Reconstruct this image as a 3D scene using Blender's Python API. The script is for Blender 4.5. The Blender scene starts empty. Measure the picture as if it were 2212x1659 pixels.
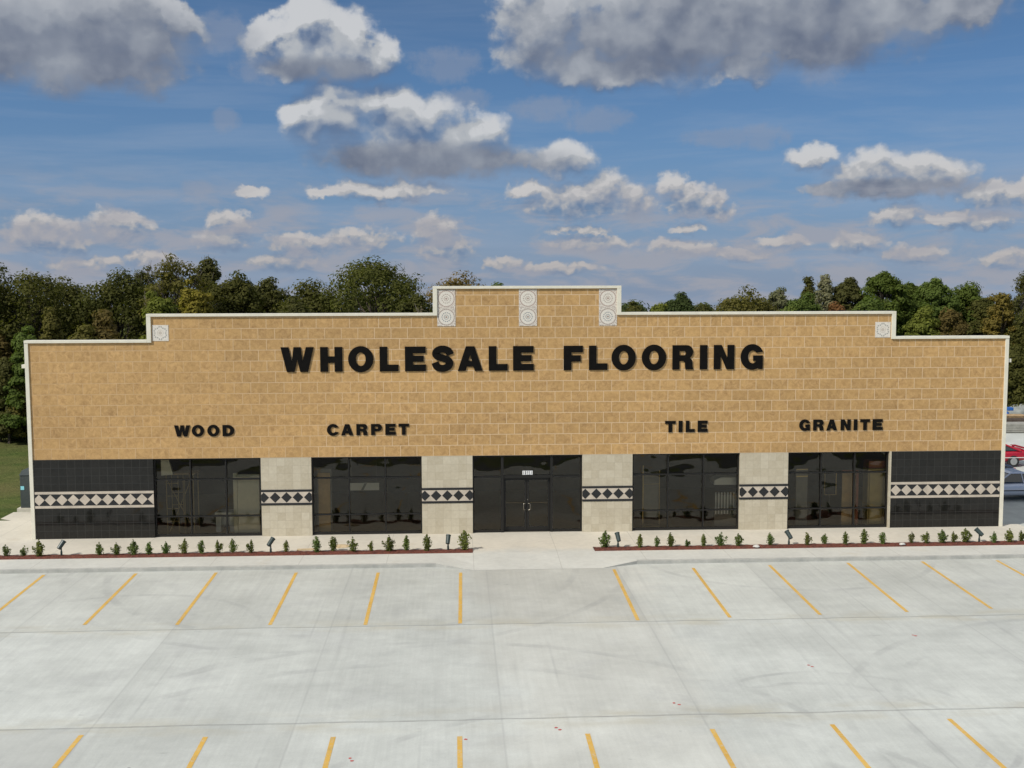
import bpy, bmesh, math, random
import numpy as np
from mathutils import Vector, Matrix, Euler
random.seed(7); RNG = np.random.default_rng(11)
sc = bpy.context.scene
COL = sc.collection
PI = math.pi

# ------------------------------------------------------------------ camera
F_PX, PITCH, YAW, ROLL = 2402.31, -0.0875, 0.05, -0.0026      # focal length in px of a 2212-px-wide picture
CAM = np.array([-2.747, -42.874, 9.623])
_F = np.array([math.sin(YAW)*math.cos(PITCH), math.cos(YAW)*math.cos(PITCH), math.sin(PITCH)])
_R = np.array([math.cos(YAW), -math.sin(YAW), 0.0]); _U = np.cross(_R, _F)
_R, _U = math.cos(ROLL)*_R + math.sin(ROLL)*_U, -math.sin(ROLL)*_R + math.cos(ROLL)*_U
def ray(u, v): return _F + _R*(u-1106)/F_PX + _U*(829.5-v)/F_PX
def gz(u, v, z=-0.12):
    e = ray(u, v); return CAM + e*(z-CAM[2])/e[2]
def gy(u, v, y=0.0):
    e = ray(u, v); return CAM + e*(y-CAM[1])/e[1]
cd = bpy.data.cameras.new('camera'); cam = bpy.data.objects.new('camera', cd); COL.objects.link(cam)
cd.sensor_width = 36; cd.lens = F_PX/2212*36; cd.clip_end = 6000; cd.clip_start = 0.1
M = Matrix(((_R[0], _U[0], -_F[0]), (_R[1], _U[1], -_F[1]), (_R[2], _U[2], -_F[2])))
cam.matrix_world = Matrix.Translation(CAM) @ M.to_4x4()
sc.camera = cam

# ------------------------------------------------------------------ node helpers
class NT:
    def __init__(s, tree): s.t = tree
    def n(s, typ, **kw):
        nd = s.t.nodes.new(typ)
        ins = kw.pop('ins', None)
        for k, v in kw.items(): setattr(nd, k, v)
        if ins:
            for k, v in ins.items(): s.set(nd.inputs[k], v)
        return nd
    def set(s, inp, v):
        if hasattr(v, 'is_output'): s.t.links.new(v, inp)
        else: inp.default_value = v
    def math(s, op, a, b=None, c=None, clamp=False):
        nd = s.n('ShaderNodeMath', operation=op, use_clamp=clamp)
        for i, v in enumerate((a, b, c)):
            if v is not None: s.set(nd.inputs[i], v)
        return nd.outputs[0]
    def vm(s, op, a, b=None, c=None, out=0):
        nd = s.n('ShaderNodeVectorMath', operation=op)
        for i, v in enumerate((a, b, c)):
            if v is not None: s.set(nd.inputs[i], v)
        return nd.outputs['Value'] if op in ('DOT_PRODUCT', 'LENGTH', 'DISTANCE') else nd.outputs[0]
    def mix(s, fac, a, b, blend='MIX'):
        nd = s.n('ShaderNodeMix', data_type='RGBA', blend_type=blend)
        s.set(nd.inputs['Factor'], fac); s.set(nd.inputs['A'], a); s.set(nd.inputs['B'], b)
        return nd.outputs['Result']
    def sep(s, v):
        nd = s.n('ShaderNodeSeparateXYZ'); s.set(nd.inputs[0], v); return nd.outputs
    def comb(s, x, y, z=0.0):
        nd = s.n('ShaderNodeCombineXYZ')
        for i, v in enumerate((x, y, z)): s.set(nd.inputs[i], v)
        return nd.outputs[0]
    def noise(s, vec, scale, detail=3, rough=.55, dist=0.0, out=0):
        nd = s.n('ShaderNodeTexNoise', ins={'Vector': vec, 'Scale': scale, 'Detail': detail, 'Roughness': rough, 'Distortion': dist})
        return nd.outputs[out]
    def mr(s, v, a, b, c=0.0, d=1.0, smooth=False):
        nd = s.n('ShaderNodeMapRange', clamp=True, interpolation_type='SMOOTHSTEP' if smooth else 'LINEAR')
        for i, x in enumerate((v, a, b, c, d)): s.set(nd.inputs[i], x)
        return nd.outputs[0]
def C3(r, g=None, b=None):
    if g is None: g = b = r
    return (r, g, b, 1.0)
def hexc(h):     # sRGB hex -> linear
    r = [int(h[i:i+2], 16)/255 for i in (0, 2, 4)]
    return tuple(x/12.92 if x <= .04045 else ((x+.055)/1.055)**2.4 for x in r) + (1.0,)
MATS = {}
def new_mat(name):
    m = bpy.data.materials.new(name); m.use_nodes = True
    t = NT(m.node_tree); b = m.node_tree.nodes['Principled BSDF']
    MATS[name] = m
    return m, t, b
def geo_pos(t): return t.n('ShaderNodeNewGeometry').outputs['Position']
def bump(t, b, h, strength=.3, dist=.01):
    nd = t.n('ShaderNodeBump', ins={'Height': h, 'Strength': strength, 'Distance': dist})
    t.set(b.inputs['Normal'], nd.outputs[0])
def plain(name, col, rough=.6, metal=0.0, var=.12, scale=6.0, spec=.5, bmp=0.0):
    m, t, b = new_mat(name)
    tc = t.n('ShaderNodeTexCoord').outputs['Object']
    nz = t.noise(tc, scale, 4, .6)
    k = t.mr(nz, .3, .7, 1-var, 1+var)
    c = t.vm('SCALE', col[:3]); t.set(c.node.inputs['Scale'], k)
    t.set(b.inputs['Base Color'], c)
    b.inputs['Roughness'].default_value = rough; b.inputs['Metallic'].default_value = metal
    b.inputs['Specular IOR Level'].default_value = spec
    if bmp: bump(t, b, nz, bmp, .01)
    return m

# ------------------------------------------------------------------ mesh builder
class MB:
    def __init__(s): s.v = []; s.f = []; s.mi = []
    def add(s, vs, fs, mi=0):
        o = len(s.v); s.v += [tuple(map(float, p)) for p in vs]
        s.f += [tuple(i+o for i in f) for f in fs]; s.mi += [mi]*len(fs); return s
    def box(s, x0, x1, y0, y1, z0, z1, mi=0, mat=None):
        vs = [(x0,y0,z0),(x1,y0,z0),(x1,y1,z0),(x0,y1,z0),(x0,y0,z1),(x1,y0,z1),(x1,y1,z1),(x0,y1,z1)]
        if mat is not None: vs = [tuple(mat @ Vector(p)) for p in vs]
        return s.add(vs, [(0,3,2,1),(4,5,6,7),(0,1,5,4),(1,2,6,5),(2,3,7,6),(3,0,4,7)], mi)
    def quad(s, a, b, c, d, mi=0): return s.add([a, b, c, d], [(0,1,2,3)], mi)
    def prism_xz(s, pts, y0, y1, mi=0):      # polygon in x,z (counter-clockwise seen from -y), extruded y0..y1
        n = len(pts)
        vs = [(x, y0, z) for x, z in pts] + [(x, y1, z) for x, z in pts]
        fs = [tuple(range(n)), tuple(range(2*n-1, n-1, -1))]
        fs += [(i, i+n, (i+1) % n+n, (i+1) % n) for i in range(n)]
        return s.add(vs, fs, mi)
    def tube(s, pts, rad, seg=8, mi=0, cap=True):
        pts = [Vector(p) for p in pts]; n = len(pts)
        if not hasattr(rad, '__len__'): rad = [rad]*n
        vs = []; fs = []
        prev = None
        for i, p in enumerate(pts):
            d = (pts[min(i+1, n-1)]-pts[max(i-1, 0)]).normalized()
            if prev is None:
                a = d.orthogonal().normalized()
            else:
                a = (prev - d*prev.dot(d)).normalized()
            prev = a; b = d.cross(a)
            for k in range(seg):
                t = 2*PI*k/seg
                vs.append(p + (a*math.cos(t)+b*math.sin(t))*rad[i])
        for i in range(n-1):
            for k in range(seg):
                fs.append((i*seg+k, i*seg+(k+1) % seg, (i+1)*seg+(k+1) % seg, (i+1)*seg+k))
        if cap:
            fs.append(tuple(range(seg-1, -1, -1))); fs.append(tuple((n-1)*seg+k for k in range(seg)))
        return s.add(vs, fs, mi)
    def build(s, name, mats, parent=None, smooth=False, bevel=0.0, origin=None):
        me = bpy.data.meshes.new(name)
        org = wloc(parent) if parent is not None else (Vector(origin) if origin is not None else Vector((0,0,0)))
        me.from_pydata([tuple(Vector(p)-org) for p in s.v], [], s.f)
        if not isinstance(mats, (list, tuple)): mats = [mats]
        for m in mats: me.materials.append(m)
        me.polygons.foreach_set('material_index', s.mi)
        if smooth: me.polygons.foreach_set('use_smooth', [True]*len(s.f))
        me.update()
        if bevel:
            bm = bmesh.new(); bm.from_mesh(me)
            bmesh.ops.bevel(bm, geom=[e for e in bm.edges if e.is_manifold and e.calc_face_angle(0) > .6], offset=bevel, segments=2, profile=.6, affect='EDGES')
            bm.to_mesh(me); bm.free()
        o = bpy.data.objects.new(name, me); COL.objects.link(o)
        if parent is not None: o.parent = parent
        elif origin is not None: o.location = org
        return o
def wloc(o):
    p = Vector((0,0,0))
    while o is not None: p = p + o.location; o = o.parent
    return p
def tag(o, label=None, cat=None, group=None, kind=None):
    if label: o['label'] = label
    if cat: o['category'] = cat
    if group: o['group'] = group
    if kind: o['kind'] = kind
    return o
def empty(name, loc=(0,0,0), rz=0.0):
    o = bpy.data.objects.new(name, None); COL.objects.link(o); o.location = loc; o.rotation_euler = (0,0,rz); o.empty_display_size = .3
    return o
def copy_tree(o, parent=None):
    c = o.copy(); COL.objects.link(c); c.parent = parent
    for ch in o.children: copy_tree(ch, c)
    return c

# ------------------------------------------------------------------ layout (metres; facade on y = 0)
W, S1, T = 19.0, 14.40, 3.56
B1, B2, B3, B4, B5 = 14.40, 10.31, 8.38, 4.12, 2.15
HW, HL, HM, HT = 3.07, 7.53, 8.515, 9.54
LOT = -0.12
XJ = [-24.6,-20.0,-15.4,-10.9,-6.4,-1.77,2.77,7.35,11.9,16.5,21.0]
YJ = [-18.5,-11.4]

# ------------------------------------------------------------------ materials
def ring_mask(t, pos, cx, cy, r, w, soft=.5):
    d = t.vm('DISTANCE', pos, (cx, cy, LOT))
    e = t.math('ABSOLUTE', t.math('SUBTRACT', d, r))
    return t.mr(e, w*(1-soft), w, 1.0, 0.0)
def concrete_lot():
    m, t, b = new_mat('concrete_lot')
    p = geo_pos(t); s = t.sep(p); x, y = s[0], s[1]
    ix = None
    for xj in XJ:
        g = t.math('GREATER_THAN', x, xj); ix = g if ix is None else t.math('ADD', ix, g)
    for k, yj in enumerate(YJ):
        ix = t.math('ADD', ix, t.math('MULTIPLY', t.math('GREATER_THAN', y, yj), 17.3*(k+1)))
    wn = t.n('ShaderNodeTexWhiteNoise', noise_dimensions='1D', ins={'W': ix}).outputs[0]
    tint = t.mr(wn, 0, 1, .90, 1.05)
    n1 = t.noise(p, .35, 6, .62); n2 = t.noise(p, 2.2, 5, .65); n3 = t.noise(p, 30, 3, .6)
    streak = t.noise(t.vm('MULTIPLY', p, (9.0, .35, 1)), 1.0, 4, .65)
    streak2 = t.noise(t.vm('MULTIPLY', p, (.3, 4.0, 1)), 1.0, 4, .6)
    v = t.mr(n1, .3, .7, .85, 1.07)
    v = t.math('MULTIPLY', v, t.mr(n2, .3, .7, .94, 1.05))
    v = t.math('MULTIPLY', v, t.mr(n3, .3, .7, .96, 1.04))
    v = t.math('MULTIPLY', v, t.mr(streak, .25, .75, .94, 1.05))
    v = t.math('MULTIPLY', v, t.mr(streak2, .3, .7, .98, 1.015))
    v = t.math('MULTIPLY', v, tint)
    col = t.vm('SCALE', (.55, .562, .515)); t.set(col.node.inputs['Scale'], v)
    # bay strip by the kerb is greyer and a little warmer
    bay = t.math('MULTIPLY', t.math('GREATER_THAN', y, -11.4), .24)
    col = t.mix(bay, col, t.mix(1.0, col, C3(.80, .77, .72), 'MULTIPLY'))
    ent = t.mr(t.math('ABSOLUTE', t.math('SUBTRACT', x, t.math('ADD', .6, t.mr(n1, .3, .7, -1.2, 1.2)))), 1.8, 3.4, .16, 0.0, True)
    col = t.mix(ent, col, C3(.52, .46, .37))
    for k_, (a_, b_) in enumerate(((.93, .10), (1.71, .07), (2.9, .05))):
        ln = t.math('ABSOLUTE', t.math('SUBTRACT', t.math('FRACT', t.math('DIVIDE', t.math('ADD', x, 100+a_), 3.3+k_*1.37)), .5))
        msk = t.math('MULTIPLY', t.mr(ln, .004, .014+.006*k_, 1, 0), t.mr(t.noise(t.vm('MULTIPLY', t.vm('ADD', p, (k_*17, k_*5, 0)), (.5, .22, 1)), 1.0, 4, .6), .47, .62, 0, b_*2.6))
        col = t.mix(msk, col, C3(.27, .27, .26))
    # one freshly poured darker slab, lower left
    sl = t.math('MULTIPLY', t.math('LESS_THAN', x, -10.9), t.math('LESS_THAN', y, -18.5))
    col = t.mix(t.math('MULTIPLY', sl, .45), col, C3(.36, .36, .33))
    # blotches: grey damp and rusty-yellow cement stains
    st = t.mr(t.noise(t.vm('ADD', p, (31, 7, 0)), .45, 7, .7), .54, .74, 0, .42)
    col = t.mix(st, col, C3(.36, .36, .35))
    sp_ = t.mr(t.noise(t.vm('MULTIPLY', t.vm('ADD', p, (77, 31, 0)), (.8, 2.2, 1)), 1.0, 4, .6), .70, .77, 0, .5)
    col = t.mix(sp_, col, C3(.19, .19, .18))
    jd = None
    wob = t.math('MULTIPLY', t.math('SUBTRACT', t.noise(p, .9, 4), .5), .10)
    for xj in XJ:
        e = t.math('ABSOLUTE', t.math('SUBTRACT', x, xj)); jd = e if jd is None else t.math('MINIMUM', jd, e)
    jy = None
    for yj in YJ:
        e = t.math('ABSOLUTE', t.math('SUBTRACT', t.math('ADD', y, t.math('MULTIPLY', wob, 1.4)), yj)); jy = e if jy is None else t.math('MINIMUM', jy, e)
    spill = t.math('MULTIPLY', t.mr(jy, .1, .9, 1, 0, True), t.mr(t.noise(t.vm('MULTIPLY', p, (.45, 1.6, 1)), 1.0, 5, .65), .46, .66, 0, .5))
    col = t.mix(spill, col, C3(.43, .39, .28))
    jn = t.mr(n2, .3, .7, .25, .8)
    col = t.mix(t.math('MULTIPLY', t.mr(jd, .012, .035, .36, 0), jn), col, C3(.25, .25, .24))
    col = t.mix(t.math('MULTIPLY', t.mr(jy, .015, .05, .75, 0), t.mr(n2, .3, .7, .5, 1)), col, C3(.22, .22, .2))
    side = t.mr(jd, .0, .5, .18, 0)
    col = t.mix(t.math('MULTIPLY', side, jn), col, C3(.30, .30, .28))
    # tyre marks: arcs left by turning cars
    tm = None
    for cx, cy, r, w in ((-6.6, -4.2, 8.0, .17), (-6.4, -4.0, 9.6, .16), (-4.0, -24.0, 9.3, .2), (-3.5, -22.6, 9.6, .17), (5.6, -19.6, 2.95, .12), (6.0, -19.3, 3.4, .1), (14.5, -20, 7.2, .16), (15.0, -21, 9.2, .15), (-12.6, -12.0, 4.3, .13), (9, -3, 5.4, .15), (0.5,-25,7.1,.15)):
        k = ring_mask(t, p, cx, cy, r, w); tm = k if tm is None else t.math('MAXIMUM', tm, k)
    tm = t.math('MULTIPLY', tm, t.mr(t.noise(t.vm('ADD', p, (5, 9, 0)), .55, 4, .6),   .45, .68, 0, .33))
    col = t.mix(tm, col, C3(.24, .24, .235))
    t.set(b.inputs['Base Color'], col)
    t.set(b.inputs['Roughness'], t.mr(n1, .3, .7, .78, .92)); b.inputs['Specular IOR Level'].default_value = .3
    h = t.math('ADD', t.math('MULTIPLY', streak, .6), t.math('MULTIPLY', n3, .5))
    bump(t, b, h, .25, .006)
    return m
def concrete_walk():
    m, t, b = new_mat('concrete_walk')
    p = geo_pos(t); s = t.sep(p)
    n1 = t.noise(p, .5, 6, .62); n2 = t.noise(p, 5, 5, .6)
    v = t.math('MULTIPLY', t.mr(n1, .3, .7, .9, 1.07), t.mr(n2, .3, .7, .95, 1.05))
    col = t.vm('SCALE', (.60, .555, .46)); t.set(col.node.inputs['Scale'], v)
    gy_ = t.mr(t.math('ADD', s[1], t.mr(n1, .3, .7, -.5, .5)), -3.6, -2.3, .85, 0, True)
    gk = t.vm('SCALE', (.545, .545, .495)); t.set(gk.node.inputs['Scale'], v); col = t.mix(gy_, col, gk)
    st = t.mr(t.noise(t.vm('ADD', p, (3, 17, 0)), .8, 6, .7), .57, .75, 0, .35)
    col = t.mix(st, col, C3(.44, .36, .24))
    fx = t.math('FRACT', t.math('DIVIDE', t.math('ADD', s[0], 60.15), 3.05))
    jx = t.math('MULTIPLY', t.math('LESS_THAN', fx, .008), .4)
    col = t.mix(jx, col, C3(.3, .28, .24))
    t.set(b.inputs['Base Color'], col); b.inputs['Roughness'].default_value = .85; b.inputs['Specular IOR Level'].default_value = .3
    bump(t, b, n2, .2, .005)
    return m
def kerb_mat():
    m, t, b = new_mat('kerb_concrete')
    p = geo_pos(t); n = t.noise(p, 2.5, 6, .65)
    col = t.mix(t.mr(n, .3, .7), C3(.33, .33, .30), C3(.50, .49, .44))
    t.set(b.inputs['Base Color'], col); b.inputs['Roughness'].default_value = .9
    return m
def tan_tile():
    m, t, b = new_mat('tan_tile')
    p = geo_pos(t); s = t.sep(p)
    x, z = s[0], s[2]
    zz = t.math('SUBTRACT', z, HW)
    rh = .4155
    row = t.math('FLOOR', t.math('DIVIDE', zz, rh))
    # fabric of the wall: 16x24 in running bond, one course of square tiles below the middle coping
    vec = t.comb(t.math('ADD', x, 50.12), zz)
    def brick(width, off):
        nd = t.n('ShaderNodeTexBrick', offset=off, squash=1.0, ins={'Vector': vec, 'Scale': 1.0, 'Mortar Size': .0105, 'Mortar Smooth': .2, 'Bias': 0.0, 'Brick Width': width, 'Row Height': rh,
            'Color1': C3(0), 'Color2': C3(1), 'Mortar': C3(.5)})
        return nd
    b1 = brick(.632, .5); b2 = brick(.415, 0.0)
    sq = t.math('MULTIPLY', t.math('COMPARE', row, 12.0, .1), t.math('GREATER_THAN', x, -6.5))
    mort = t.math('ADD', t.math('MULTIPLY', b1.outputs['Fac'], t.math('SUBTRACT', 1.0, sq)), t.math('MULTIPLY', b2.outputs['Fac'], sq))
    rnd = t.mix(sq, b1.outputs['Color'], b2.outputs['Color'])
    rv = t.sep(rnd)[0]
    pw = t.vm('ADD', p, t.comb(t.math('MULTIPLY', rv, 37.0), 0.0, t.math('MULTIPLY', rv, 91.0)))
    n1 = t.noise(pw, 5.5, 6, .68, .6); n2 = t.noise(pw, 2.1, 3, .5); n3 = t.noise(pw, 26, 4, .6)
    col = t.mix(t.mr(n1, .32, .68), hexc('97754a'), hexc('c5a06c'))
    col = t.mix(t.mr(n2, .35, .65, 0, .55), col, hexc('b7935e'))
    col = t.mix(t.mr(n3, .58, .75, 0, .5), col, hexc('dcb880'))
    dk = t.mr(t.noise(t.vm('ADD', pw, (9, 0, 4)), 7.0, 5, .7), .60, .75, 0, .5)
    col = t.mix(dk, col, hexc('715431'))
    br = t.mr(rv, 0, 1, 1.02, 1.15)
    # courses vary a little from box to box
    bx = t.mr(t.noise(t.vm('MULTIPLY', p, (.12, 1, .35)), 1.0, 3), .35, .65, .92, 1.08)
    sc_ = t.vm('SCALE', col); t.set(sc_.node.inputs['Scale'], t.math('MULTIPLY', br, bx)); col = sc_
    # grout shows strongly towards the right and fades towards the left
    haze = t.mr(t.math('ADD', x, t.mr(t.noise(p, .35, 3), .3, .7, -5, 5)), -15, -4, .30, .95)
    mm = t.math('MULTIPLY', mort, haze)
    col = t.mix(mm, col, hexc('dac19f'))
    t.set(b.inputs['Base Color'], col); b.inputs['Roughness'].default_value = .62; b.inputs['Specular IOR Level'].default_value = .35
    h = t.math('SUBTRACT', t.math('MULTIPLY', n1, .25), mort)
    bump(t, b, h, .5, .006)
    return m
def square_tile(name, ca, cb, grout, size, x0, z0, rough, gw, contrast, spec=.5, grout_amt=1.0):
    m, t, b = new_mat(name)
    p = geo_pos(t); s = t.sep(p)
    vec = t.comb(t.math('SUBTRACT', s[0], x0-40*size), t.math('SUBTRACT', s[2], z0))
    nd = t.n('ShaderNodeTexBrick', offset=0.0, squash=1.0, ins={'Vector': vec, 'Scale': 1.0, 'Mortar Size': gw, 'Mortar Smooth': .2, 'Bias': 0.0, 'Brick Width': size, 'Row Height': size, 'Color1': C3(0), 'Color2': C3(1), 'Mortar': C3(.5)})
    rv = t.sep(nd.outputs['Color'])[0]
    pw = t.vm('ADD', p, t.comb(t.math('MULTIPLY', rv, 13.0), 0.0, t.math('MULTIPLY', rv, 57.0)))
    n = t.noise(pw, 7, 5, .65)
    f = t.math('ADD', t.math('MULTIPLY', rv, contrast), t.math('MULTIPLY', t.mr(n, .3, .7), 1-contrast))
    col = t.mix(f, ca, cb)
    col = t.mix(t.math('MULTIPLY', nd.outputs['Fac'], grout_amt), col, grout)
    t.set(b.inputs['Base Color'], col); b.inputs['Specular IOR Level'].default_value = spec
    t.set(b.inputs['Roughness'], t.mr(n, .3, .7, rough*.8, rough*1.2))
    tilt = t.n('ShaderNodeTexWhiteNoise', noise_dimensions='1D', ins={'W': t.math('MULTIPLY', rv, 91.7)})
    bump(t, b, t.math('SUBTRACT', t.math('MULTIPLY', n, .15), nd.outputs['Fac']), .35, .004)
    return m
def medallion_mat(name, a, bb, hexa=False, swap=0.0):
    m, t, b = new_mat(name)
    g = t.n('ShaderNodeTexCoord').outputs['Generated']; s = t.sep(g)
    x = t.math('SUBTRACT', s[0], .5); z = t.math('SUBTRACT', s[2], .5)
    r = t.math('SQRT', t.math('ADD', t.math('MULTIPLY', x, x), t.math('MULTIPLY', z, z)))
    th = t.math('ARCTAN2', z, x)
    cr, br, bl = hexc('dfd8cb'), a, bb
    if hexa:
        k = t.math('MULTIPLY', t.math('COSINE', t.math('MULTIPLY', th, 6.0)), .035); r1 = t.math('ADD', r, k)
    else: r1 = r
    def band(rr, lo, hi): return t.math('MULTIPLY', t.math('GREATER_THAN', rr, lo), t.math('LESS_THAN', rr, hi))
    def dash(n, duty): return t.math('GREATER_THAN', t.math('COSINE', t.math('MULTIPLY', th, float(n))), duty)
    col = cr
    if not hexa:
        corner = t.math('MULTIPLY', t.math('GREATER_THAN', r, .49), t.math('GREATER_THAN', t.noise(t.vm('MULTIPLY', g, (1, 0, 1)), 15, 2), .5))
        col = t.mix(t.math('MULTIPLY', corner, .55), col, br)
        col = t.mix(t.math('MULTIPLY', band(r, .405, .465), .85), col, br)
        col = t.mix(t.math('MULTIPLY', t.math('MULTIPLY', band(r, .425, .45), dash(26, 0)), .7), col, cr)
        col = t.mix(t.math('MULTIPLY', t.math('MULTIPLY', band(r, .215, .265), dash(14, -.35)), .8), col, bl)
        col = t.mix(t.math('MULTIPLY', band(r, .10, .135), .7), col, bl)
        col = t.mix(t.math('MULTIPLY', t.math('LESS_THAN', r, .055), .85), col, br)
    else:
        col = t.mix(t.math('MULTIPLY', t.math('MULTIPLY', band(r1, .33, .41), dash(18, -.5)), .8), col, bl)
        col = t.mix(t.math('MULTIPLY', band(r, .16, .2), .4), col, br)
        col = t.mix(t.math('MULTIPLY', t.math('LESS_THAN', r, .11), .5), col, br)
        e = t.math('MAXIMUM', t.math('ABSOLUTE', x), t.math('ABSOLUTE', z))
        col = t.mix(t.math('MULTIPLY', t.math('MULTIPLY', t.math('GREATER_THAN', e, .44), t.math('GREATER_THAN', t.noise(g, 22, 2), .52)), .35), col, br)
    n = t.noise(g, 9, 4)
    k = t.vm('SCALE', col); t.set(k.node.inputs['Scale'], t.mr(n, .3, .7, .9, 1.06))
    t.set(b.inputs['Base Color'], k); b.inputs['Roughness'].default_value = .45
    return m
def glass_mat(name, tint, wave):
    m = bpy.data.materials.new(name); m.use_nodes = True; t = NT(m.node_tree); MATS[name] = m
    m.node_tree.nodes.clear()
    p = geo_pos(t)
    n = t.noise(t.vm('MULTIPLY', p, (1.0, 1.0, 1.6)), .55, 2, .4)
    bp = t.n('ShaderNodeBump', ins={'Height': n, 'Strength': 1.0, 'Distance': wave})
    fr = t.n('ShaderNodeFresnel', ins={'IOR': 1.62, 'Normal': bp.outputs[0]})
    tr = t.n('ShaderNodeBsdfTransparent', ins={'Color': tint})
    gl = t.n('ShaderNodeBsdfGlossy', ins={'Color': C3(.92, .88, .80), 'Roughness': .006, 'Normal': bp.outputs[0]})
    mx = t.n('ShaderNodeMixShader', ins={0: fr.outputs[0], 1: tr.outputs[0], 2: gl.outputs[0]})
    o = t.n('ShaderNodeOutputMaterial', ins={'Surface': mx.outputs[0]})
    return m
def leaf_mat(name, transl=.3, var=(.55, 1.5), use_obj=True, col=(.05, .07, .02)):
    m = bpy.data.materials.new(name); m.use_nodes = True; t = NT(m.node_tree); MATS[name] = m
    m.node_tree.nodes.clear()
    at = t.n('ShaderNodeAttribute', attribute_name='tint').outputs['Fac']
    base = t.n('ShaderNodeObjectInfo').outputs['Color'] if use_obj else (col[0], col[1], col[2], 1)
    c = t.vm('SCALE', base); t.set(c.node.inputs['Scale'], t.mr(at, 0, 1, *var))
    yel = t.mix(t.mr(at, .72, 1, 0, .25), c, t.mix(1.0, c, C3(1.5, 1.15, .7), 'MULTIPLY'))
    d = t.n('ShaderNodeBsdfPrincipled', ins={'Base Color': yel, 'Roughness': .7, 'Specular IOR Level': .08})
    tl = t.n('ShaderNodeBsdfTranslucent', ins={'Color': t.mix(1.0, yel, C3(1.1, 1.25, .55), 'MULTIPLY')})
    mx = t.n('ShaderNodeMixShader', ins={0: transl, 1: d.outputs[0], 2: tl.outputs[0]})
    t.n('ShaderNodeOutputMaterial', ins={'Surface': mx.outputs[0]})
    return m
def ground_mat():
    m, t, b = new_mat('ground_grass')
    p = geo_pos(t)
    n1 = t.noise(p, .12, 5, .6); n2 = t.noise(p, 1.1, 6, .7); n3 = t.noise(p, 9, 4, .7)
    col = t.mix(t.mr(n2, .3, .7), C3(.06, .095, .022), C3(.13, .155, .042))
    col = t.mix(t.mr(n1, .42, .62, 0, .7), col, C3(.17, .145, .06))
    k = t.vm('SCALE', col); t.set(k.node.inputs['Scale'], t.mr(n3, .25, .75, .65, 1.3))
    t.set(b.inputs['Base Color'], k); b.inputs['Roughness'].default_value = .95; b.inputs['Specular IOR Level'].default_value = .1
    bump(t, b, t.math('ADD', n3, n2), 1.0, .12)
    return m
def mulch_mat():
    m, t, b = new_mat('red_mulch')
    p = geo_pos(t)
    v = t.n('ShaderNodeTexVoronoi', ins={'Vector': t.vm('MULTIPLY', p, (1.0, 2.0, 1.0)), 'Scale': 16.0})
    n = t.noise(p, 3, 4)
    col = t.mix(t.sep(v.outputs['Color'])[0], C3(.075, .021, .013), C3(.20, .058, .032))
    col = t.mix(t.mr(n, .5, .75, 0, .6), col, C3(.09, .035, .022))
    t.set(b.inputs['Base Color'], col); b.inputs['Roughness'].default_value = .95
    bump(t, b, v.outputs['Distance'], .9, .03)
    return m
def stripe_mat():
    m, t, b = new_mat('yellow_paint')
    p = geo_pos(t)
    n = t.noise(p, 9, 6, .75); n2 = t.noise(p, .8, 3)
    col = t.mix(t.mr(n2, .3, .7), C3(.58, .335, .05), C3(.68, .42, .085))
    col = t.mix(t.mr(n, .51, .66, 0, .7), col, C3(.50, .46, .36))
    n5 = t.noise(t.vm('MULTIPLY', p, (1, 1, 1)), 2.3, 5, .7); col = t.mix(t.mr(n5, .52, .72, 0, .5), col, C3(.36, .27, .12))
    t.set(b.inputs['Base Color'], col); b.inputs['Roughness'].default_value = .75
    return m

M_LOT = concrete_lot(); M_WALK = concrete_walk(); M_KERB = kerb_mat(); M_TAN = tan_tile()
M_BLACK = square_tile('black_tile', C3(.010, .010, .009), C3(.022, .021, .019), C3(.055, .055, .05), .305, -W+.13, 0.0, .065, .0045, .45, .32, .9)
M_STONE = square_tile('stone_tile', hexc('b3a890'), hexc('cdc4ae'), hexc('a59a84'), .305, B2*-1, 0.0, .45, .0035, .5, .4, .9)
M_BANDBLK = plain('black_band_tile', (.014, .015, .017), .16, var=.25)
M_BANDBEI = plain('beige_band_tile', (.53, .46, .37), .4, var=.16, scale=2.0)
M_CREAM = plain('cream_metal', (.74, .70, .57), .5, var=.07, scale=2.5)
M_BRONZE = plain('bronze_frame', (.017, .016, .014), .4, var=.1, spec=.3)
M_GLASS = glass_mat('tinted_glass', C3(.86, .81, .68), .035)
M_LETTER = plain('black_letter', (.008, .007, .006), .45, var=.2, spec=.08)
M_CHROME = plain('brushed_metal', (.42, .38, .30), .35, metal=1.0, var=.05)
M_MED1 = medallion_mat('medallion_brown', hexc('a08478'), hexc('9a8a7c'))
M_MED2 = medallion_mat('medallion_blue', hexc('927c70'), hexc('62707a'))
M_MED3 = medallion_mat('medallion_star', hexc('a89888'), hexc('8a8a84'), True)
M_METAL = plain('wall_metal', (.62, .58, .48), .5, var=.05)
M_ROOF = plain('roof_metal', (.45, .46, .46), .4, metal=.3, var=.08)
M_INFLOOR = plain('interior_floor', (.26, .20, .13), .5, var=.2)
M_INWALL = plain('interior_wall', (.20, .18, .15), .8, var=.06)
M_INCEIL = plain('interior_ceiling', (.08, .075, .07), .9, var=.1)
M_CREAMB = plain('cream_board', (.80, .75, .58), .6, var=.05)
M_DOORTAN = plain('tan_wood', (.55, .36, .16), .5, var=.15, scale=3)
M_OCHRE = plain('ochre_wood', (.56, .42, .16), .5, var=.12, scale=3)
M_REDWOOD = plain('redwood', (.32, .09, .04), .5, var=.15)
M_GREYB = plain('grey_board', (.25, .24, .21), .7, var=.08)
M_GOLD = plain('gold_trim', (.62, .48, .24), .35, metal=.6, var=.05)
M_BAR = plain('dull_brass', (.16, .12, .06), .4, metal=.5, var=.05)
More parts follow.
